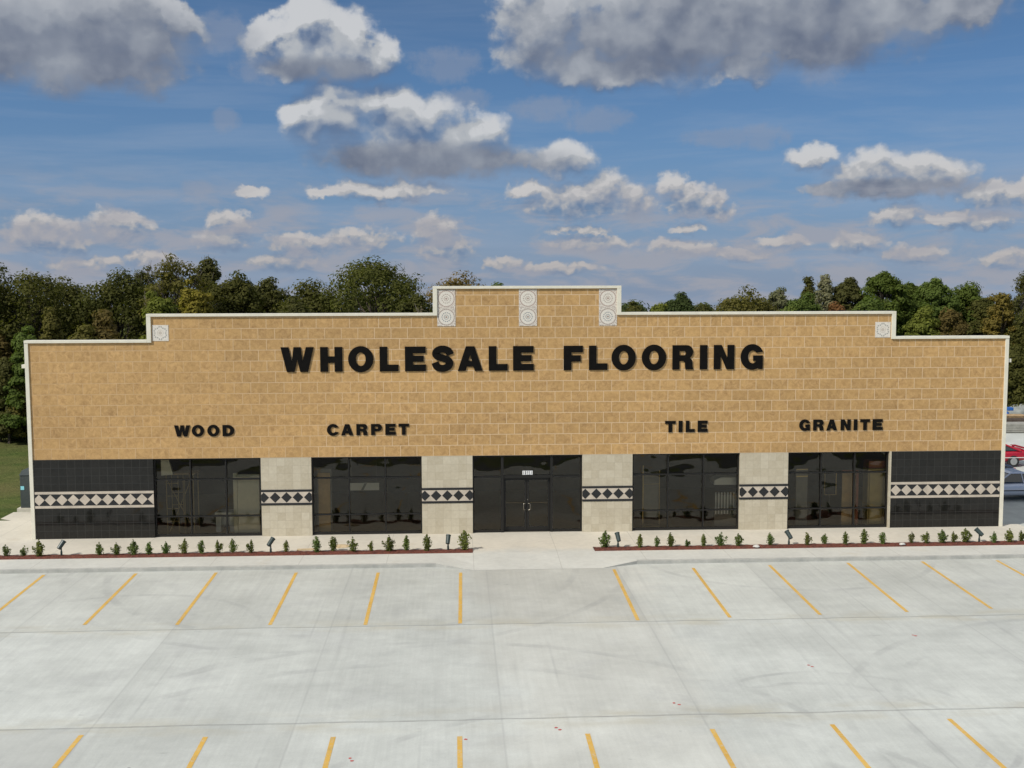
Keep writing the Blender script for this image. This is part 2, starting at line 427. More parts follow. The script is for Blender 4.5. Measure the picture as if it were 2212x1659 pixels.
M_WHITE = plain('white_laminate', (.72, .72, .68), .5, var=.04)
M_PLATE = plain('number_plate_white', (.82, .82, .80), .5, var=.02)
M_GROUND = ground_mat(); M_MULCH = mulch_mat(); M_STRIPE = stripe_mat()
M_ASPH = plain('asphalt', (.05, .05, .05), .9, var=.2, scale=1.5)
M_REDPAINT = plain('red_paint', (.45, .09, .08), .8, var=.2, scale=20)
M_GREEN = plain('green_enamel', (.028, .045, .040), .42, var=.15)
M_LENS = plain('lamp_lens', (.25, .28, .30), .1, var=.05)
M_TRANS = plain('utility_green', (.042, .052, .050), .5, var=.1)
M_LEAF = leaf_mat('tree_leaf', .40, (.84, 1.16)); M_SHRUB = leaf_mat('shrub_leaf', .35, (.7, 1.4))
M_BARK = plain('bark', (.075, .058, .042), .95, var=.3, scale=4)
M_TWIG = plain('grey_twig', (.20, .17, .14), .95, var=.25, scale=4)

# ------------------------------------------------------------------ ground, lot, pavement
def sheet(name, mat, pts, z, kind='structure', sub=None):
    mb = MB(); mb.add([(x, y, z) for x, y in pts], [tuple(range(len(pts)))])
    return tag(mb.build(name, mat), kind=kind)
def terrain(y): return -.16-max(0.0, y-45)*.026          # the land falls away gently behind the trees
g = MB(); ys_ = (-2500, 45, 90, 300, 3500)
g.add([(x, y, terrain(y)) for y in ys_ for x in (-3500, 3500)], [(2*i, 2*i+1, 2*i+3, 2*i+2) for i in range(4)])
tag(g.build('ground', M_GROUND), kind='structure')
sheet('parking_lot', M_LOT, [(-46,-24.6),(62,-24.6),(62,28.3),(19.25,28.3),(19.25,-4.4),(-20.9,-4.4),(-46,-4.4)], LOT)
sheet('road', M_ASPH, [(-400,-36),(400,-36),(400,-27.0),(-400,-27.0)], -.15)
YC = -4.72           # face of the kerb
EX0, EX1 = -2.45, 2.75   # entrance walk without kerb
# sidewalk slab (its front edge is the kerb); the middle drops as a ramp to the lot
mb = MB()
def slab(x0, x1, y0, y1, z1): mb.box(x0, x1, y0, y1, -.2, z1)
BF, BB = -3.20, -2.52          # mulch bed front / back
LX0, LX1 = -30.0, -2.2; RX0, RX1 = 2.25, 40.0; FL = 1.3
slab(-30, LX1-FL, YC+.16, BF, 0); slab(RX0+FL, 40, YC+.16, BF, 0)
slab(LX1, RX0, BF, .35, 0)
slab(-30, LX1, BB, .35, 0); slab(RX0, 19.9, BB, .35, 0); slab(19.9, 40, BB, -1.9, 0)
slab(-30, -19.15, .35, 3.6, -.002)
ZR = LOT+.004; YR = YC-.5
mb.add([(LX1,BF,0),(RX0,BF,0),(RX0,YR,ZR),(LX1,YR,ZR)], [(0,3,2,1)])
for xa, xb, fl in ((LX1-FL, LX1, False), (RX0+FL, RX0, True)):
    zc = ZR+(0-ZR)*(YC+.16-YR)/(BF-YR)
    vs = [(xa,BF,0),(xb,BF,0),(xb,YC+.16,zc),(xa,YC+.16,0)]
    mb.add(vs, [(0,1,2,3)] if fl else [(0,3,2,1)])
    mb.add([(xa,YC+.16,0),(xb,YC+.16,zc),(xb,YR,ZR),(xa,YC,-.002)], [(0,1,2,3)] if fl else [(0,3,2,1)])
sw = tag(mb.build('sidewalk', M_WALK), kind='structure')
k = MB()
for x0, x1, sg in ((-30, LX1, 1), (RX0, 40, -1)):
    a, c = (x0, x1-FL) if sg > 0 else (x0+FL, x1)
    k.box(a, c, YC, YC+.16, -.2, -.002)
    xa, xb = (x1-FL, x1) if sg > 0 else (x0+FL, x0)
    k.add([(xa,YC,-.2),(xb,YR,-.2),(xb,YR,ZR),(xa,YC,-.004)], [(0,1,2,3) if sg > 0 else (3,2,1,0)])
tag(k.build('kerb', M_KERB), kind='structure')
# apron on the right of the building beyond the sidewalk, and the walk down the left side
mb = MB(); mb.add([(-21.2,3.6,-.01),(-19.15,3.6,-.01),(-19.15,5.4,-.01),(-21.85,5.4,-.01),(-21.85,4.0,-.01)], [(0,1,2,3,4)])
mb.add([(-30,.9,-.145),(-30,3.6,-.145),(-21.2,3.6,-.145)], [(0,2,1)])
tag(mb.build('side_path', M_WALK), kind='structure')

def mulch(x0, x1, nm):
    mb = MB(); nx = int((x1-x0)/.12); ny = 7
    xs = np.linspace(x0, x1, nx+1); ys = np.linspace(BF+.005, BB-.005, ny+1)
    vs = []
    for j, y in enumerate(ys):
        for i, x in enumerate(xs):
            e = min(j, ny-j)/ny*2
            vs.append((x, y, -.03+.065*min(1, e*1.8)+RNG.uniform(-.018, .018)))
    fs = [(j*(nx+1)+i, j*(nx+1)+i+1, (j+1)*(nx+1)+i+1, (j+1)*(nx+1)+i) for j in range(ny) for i in range(nx)]
    mb.add(vs, fs)
    return mb.build('mulch_bed', M_MULCH)
tag(mulch(-30, LX1, ''), kind='stuff'); tag(mulch(RX0, 40, ''), kind='stuff')

# stripes: ends measured on the ground
st1 = [((102,1237),(-7,1323)),((296,1237),(182,1350)),((467,1237),(382,1350)),((640,1237),(583,1350)),((817,1237),(789,1350)),((995,1237),(994,1347)),
       ((1326,1230),(1378,1340)),((1497,1227),(1577,1334)),((1662,1221),(1772,1328)),((1831,1216),(1960,1322)),((1990,1212),(2142,1315)),((2146,1207),(2300,1292))]
st2 = [(176,1588),(444,1592),(720,1592),(993,1591),(1269,1585),(1538,1575),(1797,1565),(2050,1553)]
def stripe(ax, ay, bx, by):
    mb = MB(); w = .055; d = Vector((bx-ax, by-ay)).normalized(); nrm = Vector((-d.y, d.x))*w
    mb.add([(ax-nrm.x,ay-nrm.y,LOT+.004),(bx-nrm.x,by-nrm.y,LOT+.004),(bx+nrm.x,by+nrm.y,LOT+.004),(ax+nrm.x,ay+nrm.y,LOT+.004)], [(0,1,2,3)])
    tag(mb.build('parking_stripe', M_STRIPE, origin=((ax+bx)/2,(ay+by)/2,LOT)), kind='structure', group='yellow parking stripes')
for a, c in st1:
    p, q = gz(*a), gz(*c); stripe(p[0], min(p[1], YC-.25), q[0], q[1])
for i, a in enumerate(st2):
    p = gz(*a); xq = -2.72+2.74*(i-3)
    stripe(p[0], p[1], p[0]+(xq-p[0])*.6, p[1]-5.6)
for u, v in ((1515,975),(1518,983),(2012,890)): pass
for u, v in ((1512,972),(1520,983),(2012,890)):
    p = gz(u/1.92/1.0416, (1200+v/1.92)/1.0416)
    mb = MB(); mb.add([(p[0]+.04*math.cos(t)*random.uniform(.8,1.3), p[1]+.036*math.sin(t)*random.uniform(.8,1.4), LOT+.004) for t in np.linspace(0, 2*PI, 9)[:-1]], [tuple(range(8))])
    tag(mb.build('paint_spot', M_REDPAINT), kind='structure', group='red paint spots on the concrete')
for u, v in ((190,840),(207,849),(700,733),(722,740),(1282,570),(1297,576),(1732,440),(1744,443)):
    p = gz((1152+u/1.92)/1.0416, (1200+v/1.92)/1.0416)
    mb = MB(); mb.add([(p[0]+.04*math.cos(t)*random.uniform(.8,1.3), p[1]+.036*math.sin(t)*random.uniform(.8,1.4), LOT+.004) for t in np.linspace(0, 2*PI, 9)[:-1]], [tuple(range(8))])
    tag(mb.build('paint_spot', M_REDPAINT), kind='structure', group='red paint spots on the concrete')

# ------------------------------------------------------------------ the store
store = tag(empty('store_building'), 'long flooring store with a stepped tan tile front over dark windows and stone piers', 'building')
DEP = 20.0
mb = MB()
mb.prism_xz([(-W,HW),(W,HW),(W,HL),(S1,HL),(S1,HM),(T,HM),(T,HT),(-T,HT),(-T,HM),(-S1,HM),(-S1,HL),(-W,HL)], 0, .3)
mb.build('tiled_front_wall', M_TAN, store)
# coping: caps and returns in lengths that butt
mb = MB(); ch = .105; y0, y1 = -.07, .36
mb.box(-W-.05, -S1-.075, y0, y1, HL, HL+ch); mb.box(S1+.075, W+.05, y0, y1, HL, HL+ch)
mb.box(-S1-.075, -T-.075, y0, y1, HM, HM+ch); mb.box(T+.075, S1+.075, y0, y1, HM, HM+ch)
mb.box(-T-.075, T+.075, y0, y1, HT, HT+ch)
for sx in (-1, 1):
    for xx, za, zb in ((S1, HL, HM), (T, HM, HT)):
        a, c = sorted((sx*(xx+.075), sx*(xx-.09)))
        mb.box(a, c, y0+.002, y1-.002, za, zb)
mb.build('coping', M_CREAM, store, bevel=.008)
for sx in (-1, 1):
    mb = MB(); a, c = sorted((sx*(W+.05), sx*(W-.09)))
    mb.box(a, c, -.05, .3, 0, HL); mb.build('corner_trim', M_CREAM, store, bevel=.006)
mb = MB(); mb.box(B1-.02, B1+.05, -.03, .1, 0, HW); mb.build('joint_trim', M_STONE, store)
# piers and tiled end panels with their diamond bands
def diamonds(x0, x1, zc, pitch, first, half, bg, fg, strip, z_out, yf):
    mb = MB()
    zi = zc-half-.012, zc+half+.012
    mb.box(x0, x1, yf, .05, zi[0], zi[1], bg)
    for a, c in ((zi[0]-z_out, zi[0]), (zi[1], zi[1]+z_out)): mb.box(x0, x1, yf-.006, .05, a, c, strip)
    xc = first
    while xc < x1+half:
        pl = [(xc-half, zc), (xc, zc-half), (xc+half, zc), (xc, zc+half)]
        # clip to x0..x1
        def clip(poly, xl, keep_gt):
            out = []
            for i in range(len(poly)):
                p, q = poly[i], poly[(i+1) % len(poly)]
                ip = p[0] >= xl if keep_gt else p[0] <= xl; iq = q[0] >= xl if keep_gt else q[0] <= xl
                if ip: out.append(p)
                if ip != iq:
                    tt = (xl-p[0])/(q[0]-p[0]); out.append((xl, p[1]+tt*(q[1]-p[1])))
            return out
        pl = clip(clip(pl, x0+.002, True), x1-.002, False)
        if len(pl) > 2: mb.prism_xz(pl, yf-.005, yf+.004, fg)
        xc += pitch
    return mb
for (a, c) in ((-B2, -B3), (-B4, -B5), (B5, B4), (B3, B2)):
    mb = MB(); mb.box(a, c, -.01, .3, 0, HW-.003)
    pier = mb.build('stone_pier', M_STONE, store)
    d = diamonds(a-.003, c+.003, 1.517, .437, (a+c)/2-2*.437, .205, 0, 1, 1, .085, -.022)
    d.build('accent_band', [M_BANDBEI, M_BANDBLK], pier)
for (a, c) in ((-W+.11, -B1), (B1+.05, W-.11)):
    mb = MB(); mb.box(a, c, -.01, .3, 0, HW-.003)
    pan = mb.build('black_tile_panel', M_BLACK, store)
    d = diamonds(a+.001, c-.001, 1.517, .4315, a+.155 if a < 0 else a+.21, .213, 1, 0, 0, .095, -.022)
    d.build('accent_band', [M_BANDBEI, M_BANDBLK], pan)
# medallions
for xm in (-T+.09+.35, 0.02, T-.09-.35):
    for zc, mm in ((HT-.03-.35, M_MED1), (HT-.03-1.055, M_MED2)):
        mb = MB(); mb.box(xm-.35, xm+.35, -.014, .02, zc-.35, zc+.35); mb.build('medallion', mm, store, origin=None)
for xm in (-S1+.12+.31, S1-.12-.31):
    zc = HM-.62; mb = MB(); mb.box(xm-.305, xm+.305, -.014, .02, zc-.305, zc+.305); mb.build('medallion', M_MED3, store)
# storefront windows
FY0, FY1, GY = .10, .25, .135
def frame_bars(mb, x0, x1, xs, zs, z0, z1, w=.055, y0=FY0, y1=FY1):
    # full-height verticals, horizontals butted between them
    vx = [x0+w/2]+list(xs)+[x1-w/2]
    for x in vx: mb.box(x-w/2, x+w/2, y0, y1, z0, z1)
    for i in range(len(vx)-1):
        a, c = vx[i]+w/2, vx[i+1]-w/2
        mb.box(a, c, y0+.003, y1-.003, z1-w, z1-.001); mb.box(a, c, y0+.003, y1-.003, z0+.001, z0+.10)
        for z in zs: mb.box(a, c, y0+.003, y1-.003, z-w/2, z+w/2)
def panes(mb, x0, x1, z0, z1, y=GY, lean=.026):
    e = random.uniform(-.004, .004); f_ = random.uniform(-.004, .004)
    mb.quad((x0,y+lean*z0+e,z0),(x1,y+lean*z0-e,z0),(x1,y+lean*z1-e+f_,z1),(x0,y+lean*z1+e+f_,z1))
for (a, c) in ((-B1, -B2), (-B3, -B4), (B4, B3), (B2, B1-.02)):
    mb = MB(); w = c-a
    frame_bars(mb, a+.002, c-.002, (a+w*.336, a+w*.667), (.79, 2.23), .0, HW-.003)
    wn = mb.build('window', M_BRONZE, store)
    mb = MB()
    for xa, xb in ((a+.05, a+w*.336-.02), (a+w*.336+.02, a+w*.667-.02), (a+w*.667+.02, c-.05)):
        for za, zb in ((.09, .77), (.81, 2.21), (2.25, HW-.05)): panes(mb, xa, xb, za, zb)
    mb.build('glass', M_GLASS, wn)
# entrance
dx0, dx1 = -B5+.275*2*B5, -B5+.715*2*B5
mb = MB()
frame_bars(mb, -B5+.002, dx0, (), (2.2,), 0, HW-.003, .06); frame_bars(mb, dx1, B5-.002, (), (2.2,), 0, HW-.003, .06)
mb.box(dx0-.07, dx0+.03, FY0-.02, FY1+.16, 0, HW-.004); mb.box(dx1-.03, dx1+.07, FY0-.02, FY1+.16, 0, HW-.004)
mb.box(dx0+.03, dx1-.03, FY0+.01, FY1+.05, 2.15, 2.26); mb.box(dx0+.03, dx1-.03, FY0+.01, FY1, HW-.06, HW-.004)
ent = mb.build('entrance_frame', M_BRONZE, store)
mb = MB(); panes(mb, -B5+.05, dx0-.05, .09, 2.18); panes(mb, -B5+.05, dx0-.05, 2.22, HW-.05); panes(mb, dx1+.05, B5-.05, .09, 2.18); panes(mb, dx1+.05, B5-.05, 2.22, HW-.05); panes(mb, dx0+.03, dx1-.03, 2.25, HW-.05)
mb.build('glass', M_GLASS, ent)
DY = FY0+.13
for sx in (-1, 1):
    cx = (dx0+dx1)/2
    a, c = (dx0+.035, cx-.006) if sx < 0 else (cx+.006, dx1-.035)
    mb = MB(); ws = .085
    mb.box(a, a+ws, DY, DY+.05, .01, 2.14); mb.box(c-ws, c, DY, DY+.05, .01, 2.14)
    mb.box(a+ws, c-ws, DY+.002, DY+.048, 2.05, 2.139); mb.box(a+ws, c-ws, DY+.002, DY+.048, .011, .2)
    dr = mb.build('door', M_BRONZE, store)
    mb = MB(); panes(mb, a+ws-.01, c-ws+.01, .19, 2.06, DY+.012, .012); mb.build('glass', M_GLASS, dr)
    hx = (c-.05) if sx < 0 else (a+.05); hh = .125; o = -sx*-.075
    mb = MB(); zc = 1.0
    pts = [(hx, DY, zc+hh), (hx, DY-.05, zc+hh), (hx+sx*.05, DY-.06, zc+hh), (hx+sx*.075, DY-.06, zc+hh-.03), (hx+sx*.075, DY-.06, zc-hh+.03), (hx+sx*.05, DY-.06, zc-hh), (hx, DY-.05, zc-hh), (hx, DY, zc-hh)]
    mb.tube(pts, .014, 8); mb.build('handle', M_CHROME, dr, smooth=True)
    mb = MB(); mb.box(a+ws, c-ws, DY+.055, DY+.075, 1.125, 1.15); mb.build('push_bar', M_BAR, dr)
mb = MB(); mb.tube([(cx+.03, DY-.002, 1.27), (cx+.03, DY-.016, 1.27)], .018, 10); mb.build('lock', M_CHROME, store)
mb = MB(); mb.box(dx0-.07, dx1+.07, .12, .5, 0.0, .012); mb.build('threshold', M_CHROME, store)
# street number, on the transom glass
nx0, nx1 = gy(1128.8, 1020, GY-.01)[0], gy(1150.2, 1020, GY-.01)[0]; nz0, nz1 = gy(1140, 1025.2, GY-.01)[2], gy(1140, 1017, GY-.01)[2]
SEG = {'1': 'bc', '0': 'abcdef', '3': 'abgcd', '5': 'afgcd'}
mb = MB(); cw = (nx1-nx0)/5; yg = GY-.012
for i, ch_ in enumerate('10351'):
    xa = nx0+i*cw+.008; xb = nx0+(i+1)*cw-.008
    mb.box(xa-.012, xb+.012, yg, GY-.002, nz0-.004, nz1+.004, 0) if i % 2 == 0 else mb.box(xa-.0035, xb+.0035, yg+.001, GY-.002, nz0-.0035, nz1+.0035, 0)
    h = nz1-nz0; t_ = .012; xa += .012; xb -= .012; za = nz0+.014; zb = nz1-.014; zm = (za+zb)/2
    if ch_ == '1': xb = (xa+xb)/2+t_/2
    bars = {'a': (xa, xb, zb-t_, zb), 'd': (xa, xb, za, za+t_), 'g': (xa, xb, zm-t_/2, zm+t_/2),
            'b': (xb-t_, xb, zm, zb), 'c': (xb-t_, xb, za, zm), 'f': (xa, xa+t_, zm, zb), 'e': (xa, xa+t_, za, zm)}
    for j, sname in enumerate(SEG[ch_]):
        q = bars[sname]; mb.box(q[0], q[1], yg-.003-.0004*j, yg-.0005, q[2], q[3], 1)
mb.build('street_number', [M_PLATE, M_LETTER], store)
# shell
mb = MB(); mb.box(-W, -W+.2, .3, DEP, 0, 6.6); mb.build('side_wall', M_METAL, store)
mb = MB(); mb.box(W-.2, W, .3, DEP, 0, 6.6); mb.build('side_wall', M_METAL, store)
mb = MB(); mb.box(-W, W, DEP, DEP+.2, 0, 6.6); mb.build('rear_wall', M_METAL, store)
mb = MB(); mb.box(-W-.02, W+.02, .3, DEP+.25, 6.6, 6.68); mb.build('roof', M_ROOF, store)
for sx in (-1, 1):
    a, c = sorted((sx*(W+.05), sx*(W+.20)))
    mb = MB(); mb.box(a, c, .02, DEP+.2, 6.58, 6.72); mb.build('gutter', M_CREAM, store, bevel=.01)
mb = MB(); mb.box(-W+.2, W-.2, .25, 9, -.05, .008); mb.build('floor', M_INFLOOR, store)
mb = MB(); mb.box(-W+.2, W-.2, .3, 9, 3.12, 3.2); mb.build('ceiling', M_INCEIL, store)
mb = MB(); mb.box(-W+.2, W-.2, 9, 9.15, 0, 3.2); mb.build('inner_wall', M_INWALL, store)

# ------------------------------------------------------------------ sign letters
def arc(cx, cz, rx, rz, a0, a1, n=14): return [(cx+rx*math.cos(math.radians(a0+(a1-a0)*i/n)), cz+rz*math.sin(math.radians(a0+(a1-a0)*i/n))) for i in range(n+1)]
def catmull(p, n=6):
    out = []; q = [p[0]]+p+[p[-1]]
    for i in range(1, len(q)-2):
        for k in range(n):
            t = k/n; a, b_, c, d = [np.array(q[j]) for j in (i-1, i, i+1, i+2)]
            out.append(.5*((2*b_)+(-a+c)*t+(2*a-5*b_+4*c-d)*t*t+(-a+3*b_-3*c+d)*t**3))
    out.append(np.array(p[-1])); return out
def stroke(p, hw):
    p = catmull(p); L, Rr = [], []
    for i in range(len(p)):
        d = p[min(i+1, len(p)-1)]-p[max(i-1, 0)]; d = d/np.linalg.norm(d); nn = np.array([-d[1], d[0]])
        h = hw*(1+.08*abs(d[1]))
        L.append(tuple(p[i]+nn*h)); Rr.append(tuple(p[i]-nn*h))
    return L+Rr[::-1]
GLY = {   # width, list of layers; each layer = outline followed by holes
 'W': (1.40, [[[(0,1),(.33,1),(.475,.42),(.545,1),(.855,1),(.925,.42),(1.07,1),(1.40,1),(1.15,0),(.82,0),(.70,.50),(.58,0),(.25,0)]]]),
 'H': (.93, [[[(0,0),(0,1),(.325,1),(.325,.62),(.605,.62),(.605,1),(.93,1),(.93,0),(.605,0),(.605,.36),(.325,.36),(.325,0)]]]),
 'O': (1.06, [[arc(.53,.5,.53,.53,0,360,40)[:-1], arc(.53,.5,.205,.275,0,360,32)[:-1]]]),
 'L': (.78, [[[(0,0),(0,1),(.315,1),(.315,.27),(.78,.27),(.78,0)]]]),
 'E': (.87, [[[(0,0),(0,1),(.86,1),(.86,.73),(.33,.73),(.33,.63),(.78,.63),(.78,.38),(.33,.38),(.33,.27),(.87,.27),(.87,0)]]]),
 'F': (.82, [[[(0,0),(0,1),(.82,1),(.82,.73),(.33,.73),(.33,.61),(.73,.61),(.73,.35),(.33,.35),(.33,0)]]]),
 'S': (.92, [[stroke([(.77,.66),(.70,.82),(.46,.895),(.24,.83),(.165,.70),(.26,.59),(.47,.525),(.67,.45),(.755,.31),(.66,.165),(.44,.105),(.22,.17),(.135,.35)], .14)]]),
 'A': (1.05, [[[(0,0),(.345,1),(.705,1),(1.05,0),(.715,0),(.665,.17),(.385,.17),(.335,0)], [(.455,.40),(.525,.66),(.595,.40)]]]),
 'R': (.95, [[[(0,0),(0,1),(.60,1)]+arc(.66,.725,.27,.275,80,-60,12)+[(.80,.46),(.90,.36),(.915,.10),(.95,0),(.60,0),(.575,.10),(.57,.27),(.50,.345),(.32,.345),(.32,0)], [(.32,.76),(.52,.76)]+arc(.54,.67,.07,.085,80,-80,6)+[(.52,.585),(.32,.585)]]]),
 'P': (.90, [[[(0,0),(0,1),(.55,1)]+arc(.58,.67,.32,.33,88,-88,16)+[(.55,.34),(.32,.34),(.32,0)], [(.32,.77),(.48,.77)]+arc(.50,.67,.09,.095,85,-85,6)+[(.48,.575),(.32,.575)]]]),
 'D': (.96, [[[(0,0),(0,1),(.45,1)]+arc(.45,.5,.51,.5,88,-88,22)+[(.45,0)], [(.32,.75),(.43,.75)]+arc(.43,.5,.2,.25,86,-86,14)+[(.43,.25),(.32,.25)]]]),
 'C': (1.0, [[arc(.52,.5,.52,.53,24,336,34)+arc(.54,.5,.215,.265,318,42,24)]]),
 'I': (.32, [[[(0,0),(0,1),(.32,1),(.32,0)]]]),
 'N': (.92, [[[(0,0),(0,1),(.345,1),(.61,.44),(.61,1),(.92,1),(.92,0),(.575,0),(.31,.56),(.31,0)]]]),
 'G': (1.0, [[arc(.52,.5,.52,.53,24,300,34)+[(.78,.05),(.80,0),(.99,0),(.99,.56),(.56,.56),(.56,.34),(.69,.34)]+arc(.54,.5,.215,.265,310,42,22)]]),
 'T': (.90, [[[(0,1),(.90,1),(.90,.74),(.61,.74),(.61,0),(.29,0),(.29,.74),(0,.74)]]]),
}
DG = None
def letter(ch_, x0, z0, wid, hgt, root, depth):
    cu = bpy.data.curves.new('letter', 'CURVE'); cu.dimensions = '2D'; cu.fill_mode = 'BOTH'; cu.extrude = depth/2; cu.bevel_depth = 0.0
    gw, layers = GLY[ch_]; sx = wid/gw
    if ch_ == 'S':              # a bent stroke: build the strip directly
        L = layers[0][0]; n = len(L)//2; L = [(a*sx, c*hgt) for a, c in L]; Rr = L[n:][::-1]; L = L[:n]; d = depth/2
        vs = [(a, c, d) for a, c in L]+[(a, c, d) for a, c in Rr]+[(a, c, -d) for a, c in L]+[(a, c, -d) for a, c in Rr]; fs = []
        for i in range(n-1):
            fs += [(i, n+i, n+i+1, i+1), (2*n+i+1, 3*n+i+1, 3*n+i, 2*n+i), (i+1, 2*n+i+1, 2*n+i, i), (n+i, 3*n+i, 3*n+i+1, n+i+1)]
        fs += [(0, 2*n, 3*n, n), (n-1, 2*n-1, 4*n-1, 3*n-1)]
        me = bpy.data.meshes.new('letter'); me.from_pydata(vs, [], fs); me.update()
    else:
        for poly in layers[0]:
            s_ = cu.splines.new('POLY'); s_.points.add(len(poly)-1); s_.use_cyclic_u = True
            for i, (a, c) in enumerate(poly): s_.points[i].co = (a*sx, c*hgt, 0, 1)
        tmp = bpy.data.objects.new('tmp', cu); COL.objects.link(tmp)
        bpy.context.view_layer.update()
        me = bpy.data.meshes.new_from_object(tmp.evaluated_get(bpy.context.evaluated_depsgraph_get()))
        bpy.data.objects.remove(tmp)
    me.transform(Matrix.Translation(Vector((x0, -.005-depth/2, z0))-root.location) @ Matrix.Rotation(PI/2, 4, 'X'))
    me.materials.clear(); me.materials.append(M_LETTER)
    me.name = 'letter'
    o = bpy.data.objects.new('letter', me); COL.objects.link(o); o.parent = root
def sign(name_label, chars, spans, vt, vb, depth, size_h=None):
    xs = [(gy(a, vt, -depth)[0], gy(c, vt, -depth)[0]) for a, c in spans]
    um = (spans[0][0]+spans[-1][1])/2
    root = tag(empty('sign', ((xs[0][0]+xs[-1][1])/2, 0, gy(um, vb, -depth)[2])), name_label, 'sign', 'black letter signs on the tan wall')
    z0 = gy(um, vb, -depth)[2]; h = gy(um, vt, -depth)[2]-z0
    for ch_, (a, c) in zip(chars, xs): letter(ch_, a, z0, c-a, h, root, depth)
k1 = lambda a, c: ((620+a/3.687)/1.0416, (620+c/3.687)/1.0416)
k2 = lambda a, c: ((1200+a/3.95)/1.0416, (1200+c/3.95)/1.0416)
sign('largest sign, black capital letters reading WHOLESALE FLOORING across the upper wall', 'WHOLESALEFLOORING',
     [k1(40,315),k1(368,552),k1(600,810),k1(862,1018),k1(1072,1246),k1(1295,1476),k1(1510,1717),k1(1768,1925),k1(1970,2142)] +
     [k2(270,441),k2(495,659),k2(696,912),k2(965,1182),k2(1238,1425),k2(1482,1548),k2(1606,1788),k2(1845,2044)], 747.5, 800.3, .04)
k3 = lambda a, c: ((370+a/3.814)/1.0416, (370+c/3.814)/1.0416)
k4 = lambda a, c: ((1460+a/3.814)/1.0416, (1460+c/3.814)/1.0416)
sign('small black sign of raised letters reading WOOD above the left window', 'WOOD', [k3(82,218),k3(233,338),k3(366,470),k3(497,597)], 918.5, 942.5, .03)
sign('small black sign of raised letters reading CARPET above the second window', 'CARPET', [k3(1393,1494),k3(1515,1618),k3(1646,1742),k3(1772,1866),k3(1895,1984),k3(2008,2098)], 916, 940, .03)
sign('small black sign of raised letters reading TILE above the fourth window', 'TILE', [k4(140,230),k4(256,289),k4(318,394),k4(420,505)], 909, 933.5, .03)
sign('small black sign of raised letters reading GRANITE above the rightmost window', 'GRANITE', [k4(1292,1385),k4(1412,1502),k4(1526,1616),k4(1648,1733),k4(1760,1790),k4(1815,1898),k4(1922,2008)], 906, 929.5, .03)

# ------------------------------------------------------------------ things behind the glass
def span(u0, u1, v0, v1, y):      # full-resolution photo pixels -> x0, x1, z0, z1 on a plane at depth y
    a, c = gy(u0/1.0416, v1/1.0416, y), gy(u1/1.0416, v0/1.0416, y); return a[0], c[0], max(a[2], .0), c[2]
def solid(name, mat, label, cat, boxes, bev=0.0):
    x0 = min(b[0] for b in boxes); x1 = max(b[1] for b in boxes); y0 = min(b[2] for b in boxes); z0 = min(b[4] for b in boxes)
    mb = MB()
    for b in boxes: mb.box(*b)
    return tag(mb.build(name, mat, origin=((x0+x1)/2, y0, z0), bevel=bev), label, cat)
x0, x1, z0, z1 = span(534, 588, 1062, 1204, 1.0)
r = tag(empty('partition_wall', ((x0+x1)/2, 1.0, .008)), 'tall cream partition standing inside the left shop window', 'partition')
mb = MB(); mb.box(x0+.16, x1, 1.0, 1.12, .02, z1); mb.build('panel', M_CREAMB, r)
mb = MB(); mb.box(x0, x0+.15, .97, 1.15, .01, z1+.05); mb.build('post', M_CREAMB, r)
x0, x1, z0, z1 = span(491, 535, 1152, 1190, 1.3)
r = tag(empty('display_counter', ((x0+x1)/2, 1.3, .008)), 'small white counter with an open front inside the left shop window', 'counter')
mb = MB(); mb.box(x0, x1, 1.3, 1.95, .70, .80); mb.build('top', M_WHITE, r, bevel=.01)
for a, c in ((x0+.02, x0+.22), (x1-.22, x1-.02)):
    mb = MB(); mb.box(a, c, 1.36, 1.9, .01, .70); mb.build('side_panel', M_WHITE, r)
mb = MB(); mb.box(x0+.22, x1-.22, 1.85, 1.9, .12, .70); mb.build('back_panel', M_WHITE, r)
x0, x1, z0, z1 = span(386, 442, 1073, 1200, 1.2)
r = tag(empty('scaffold', ((x0+x1)/2, 1.2, .008)), 'metal scaffold with crossed braces inside the left shop window', 'scaffold')
for yy in (1.2, 2.0):
    mb = MB()
    for xx in (x0, x1):
        mb.tube([(xx, yy, .01), (xx, yy, 2.35)], .022, 6)
    for zz in (.5, 1.0, 1.5, 2.0): mb.tube([(x0, yy+.001, zz), (x0+.45, yy+.001, zz)], .014, 6)
    mb.tube([(x0+.45, yy, .01), (x0+.45, yy, 2.3)], .016, 6); mb.tube([(x0+.7, yy, .01), (x0+.7, yy, 2.2)], .014, 6)
    mb.build('frame', M_GOLD, r)
mb = MB(); mb.tube([(x0, 1.18, 2.2), (x1-.1, 1.18, .3)], .015, 6); mb.tube([(x1-.1, 1.15, 2.1), (x0+.1, 1.15, .1)], .015, 6); mb.build('brace', M_GOLD, r)
mb = MB(); mb.box(x0-.1, x1+.1, 1.15, 2.05, 2.35, 2.39); mb.build('plank', M_DOORTAN, r)
x0, x1, z0, z1 = span(369, 394, 1030, 1075, .8)
mb = MB(); mb.prism_xz([(x0, 2.35), (x1, 2.38), (x1-.18, 3.1), (x0, 3.1)], .8, .95)  # cream wedge whose shape stands for sunlight on a stretch of wall
tag(mb.build('sunlit_wall_cutout', M_CREAMB, origin=(x0, .8, 3.1)), 'cream wedge shaped duct for sunlit wall behind the left window top', 'cutout')
x0, x1, z0, z1 = span(722, 746, 1070, 1198, 1.2)
r = tag(empty('door_panel', ((x0+x1)/2, 1.2, .008)), 'narrow tan wooden door sample standing inside the second window', 'door sample')
mb = MB(); mb.box(x0, x1, 1.2, 1.25, .01, 2.35); mb.build('panel', M_DOORTAN, r, bevel=.01)
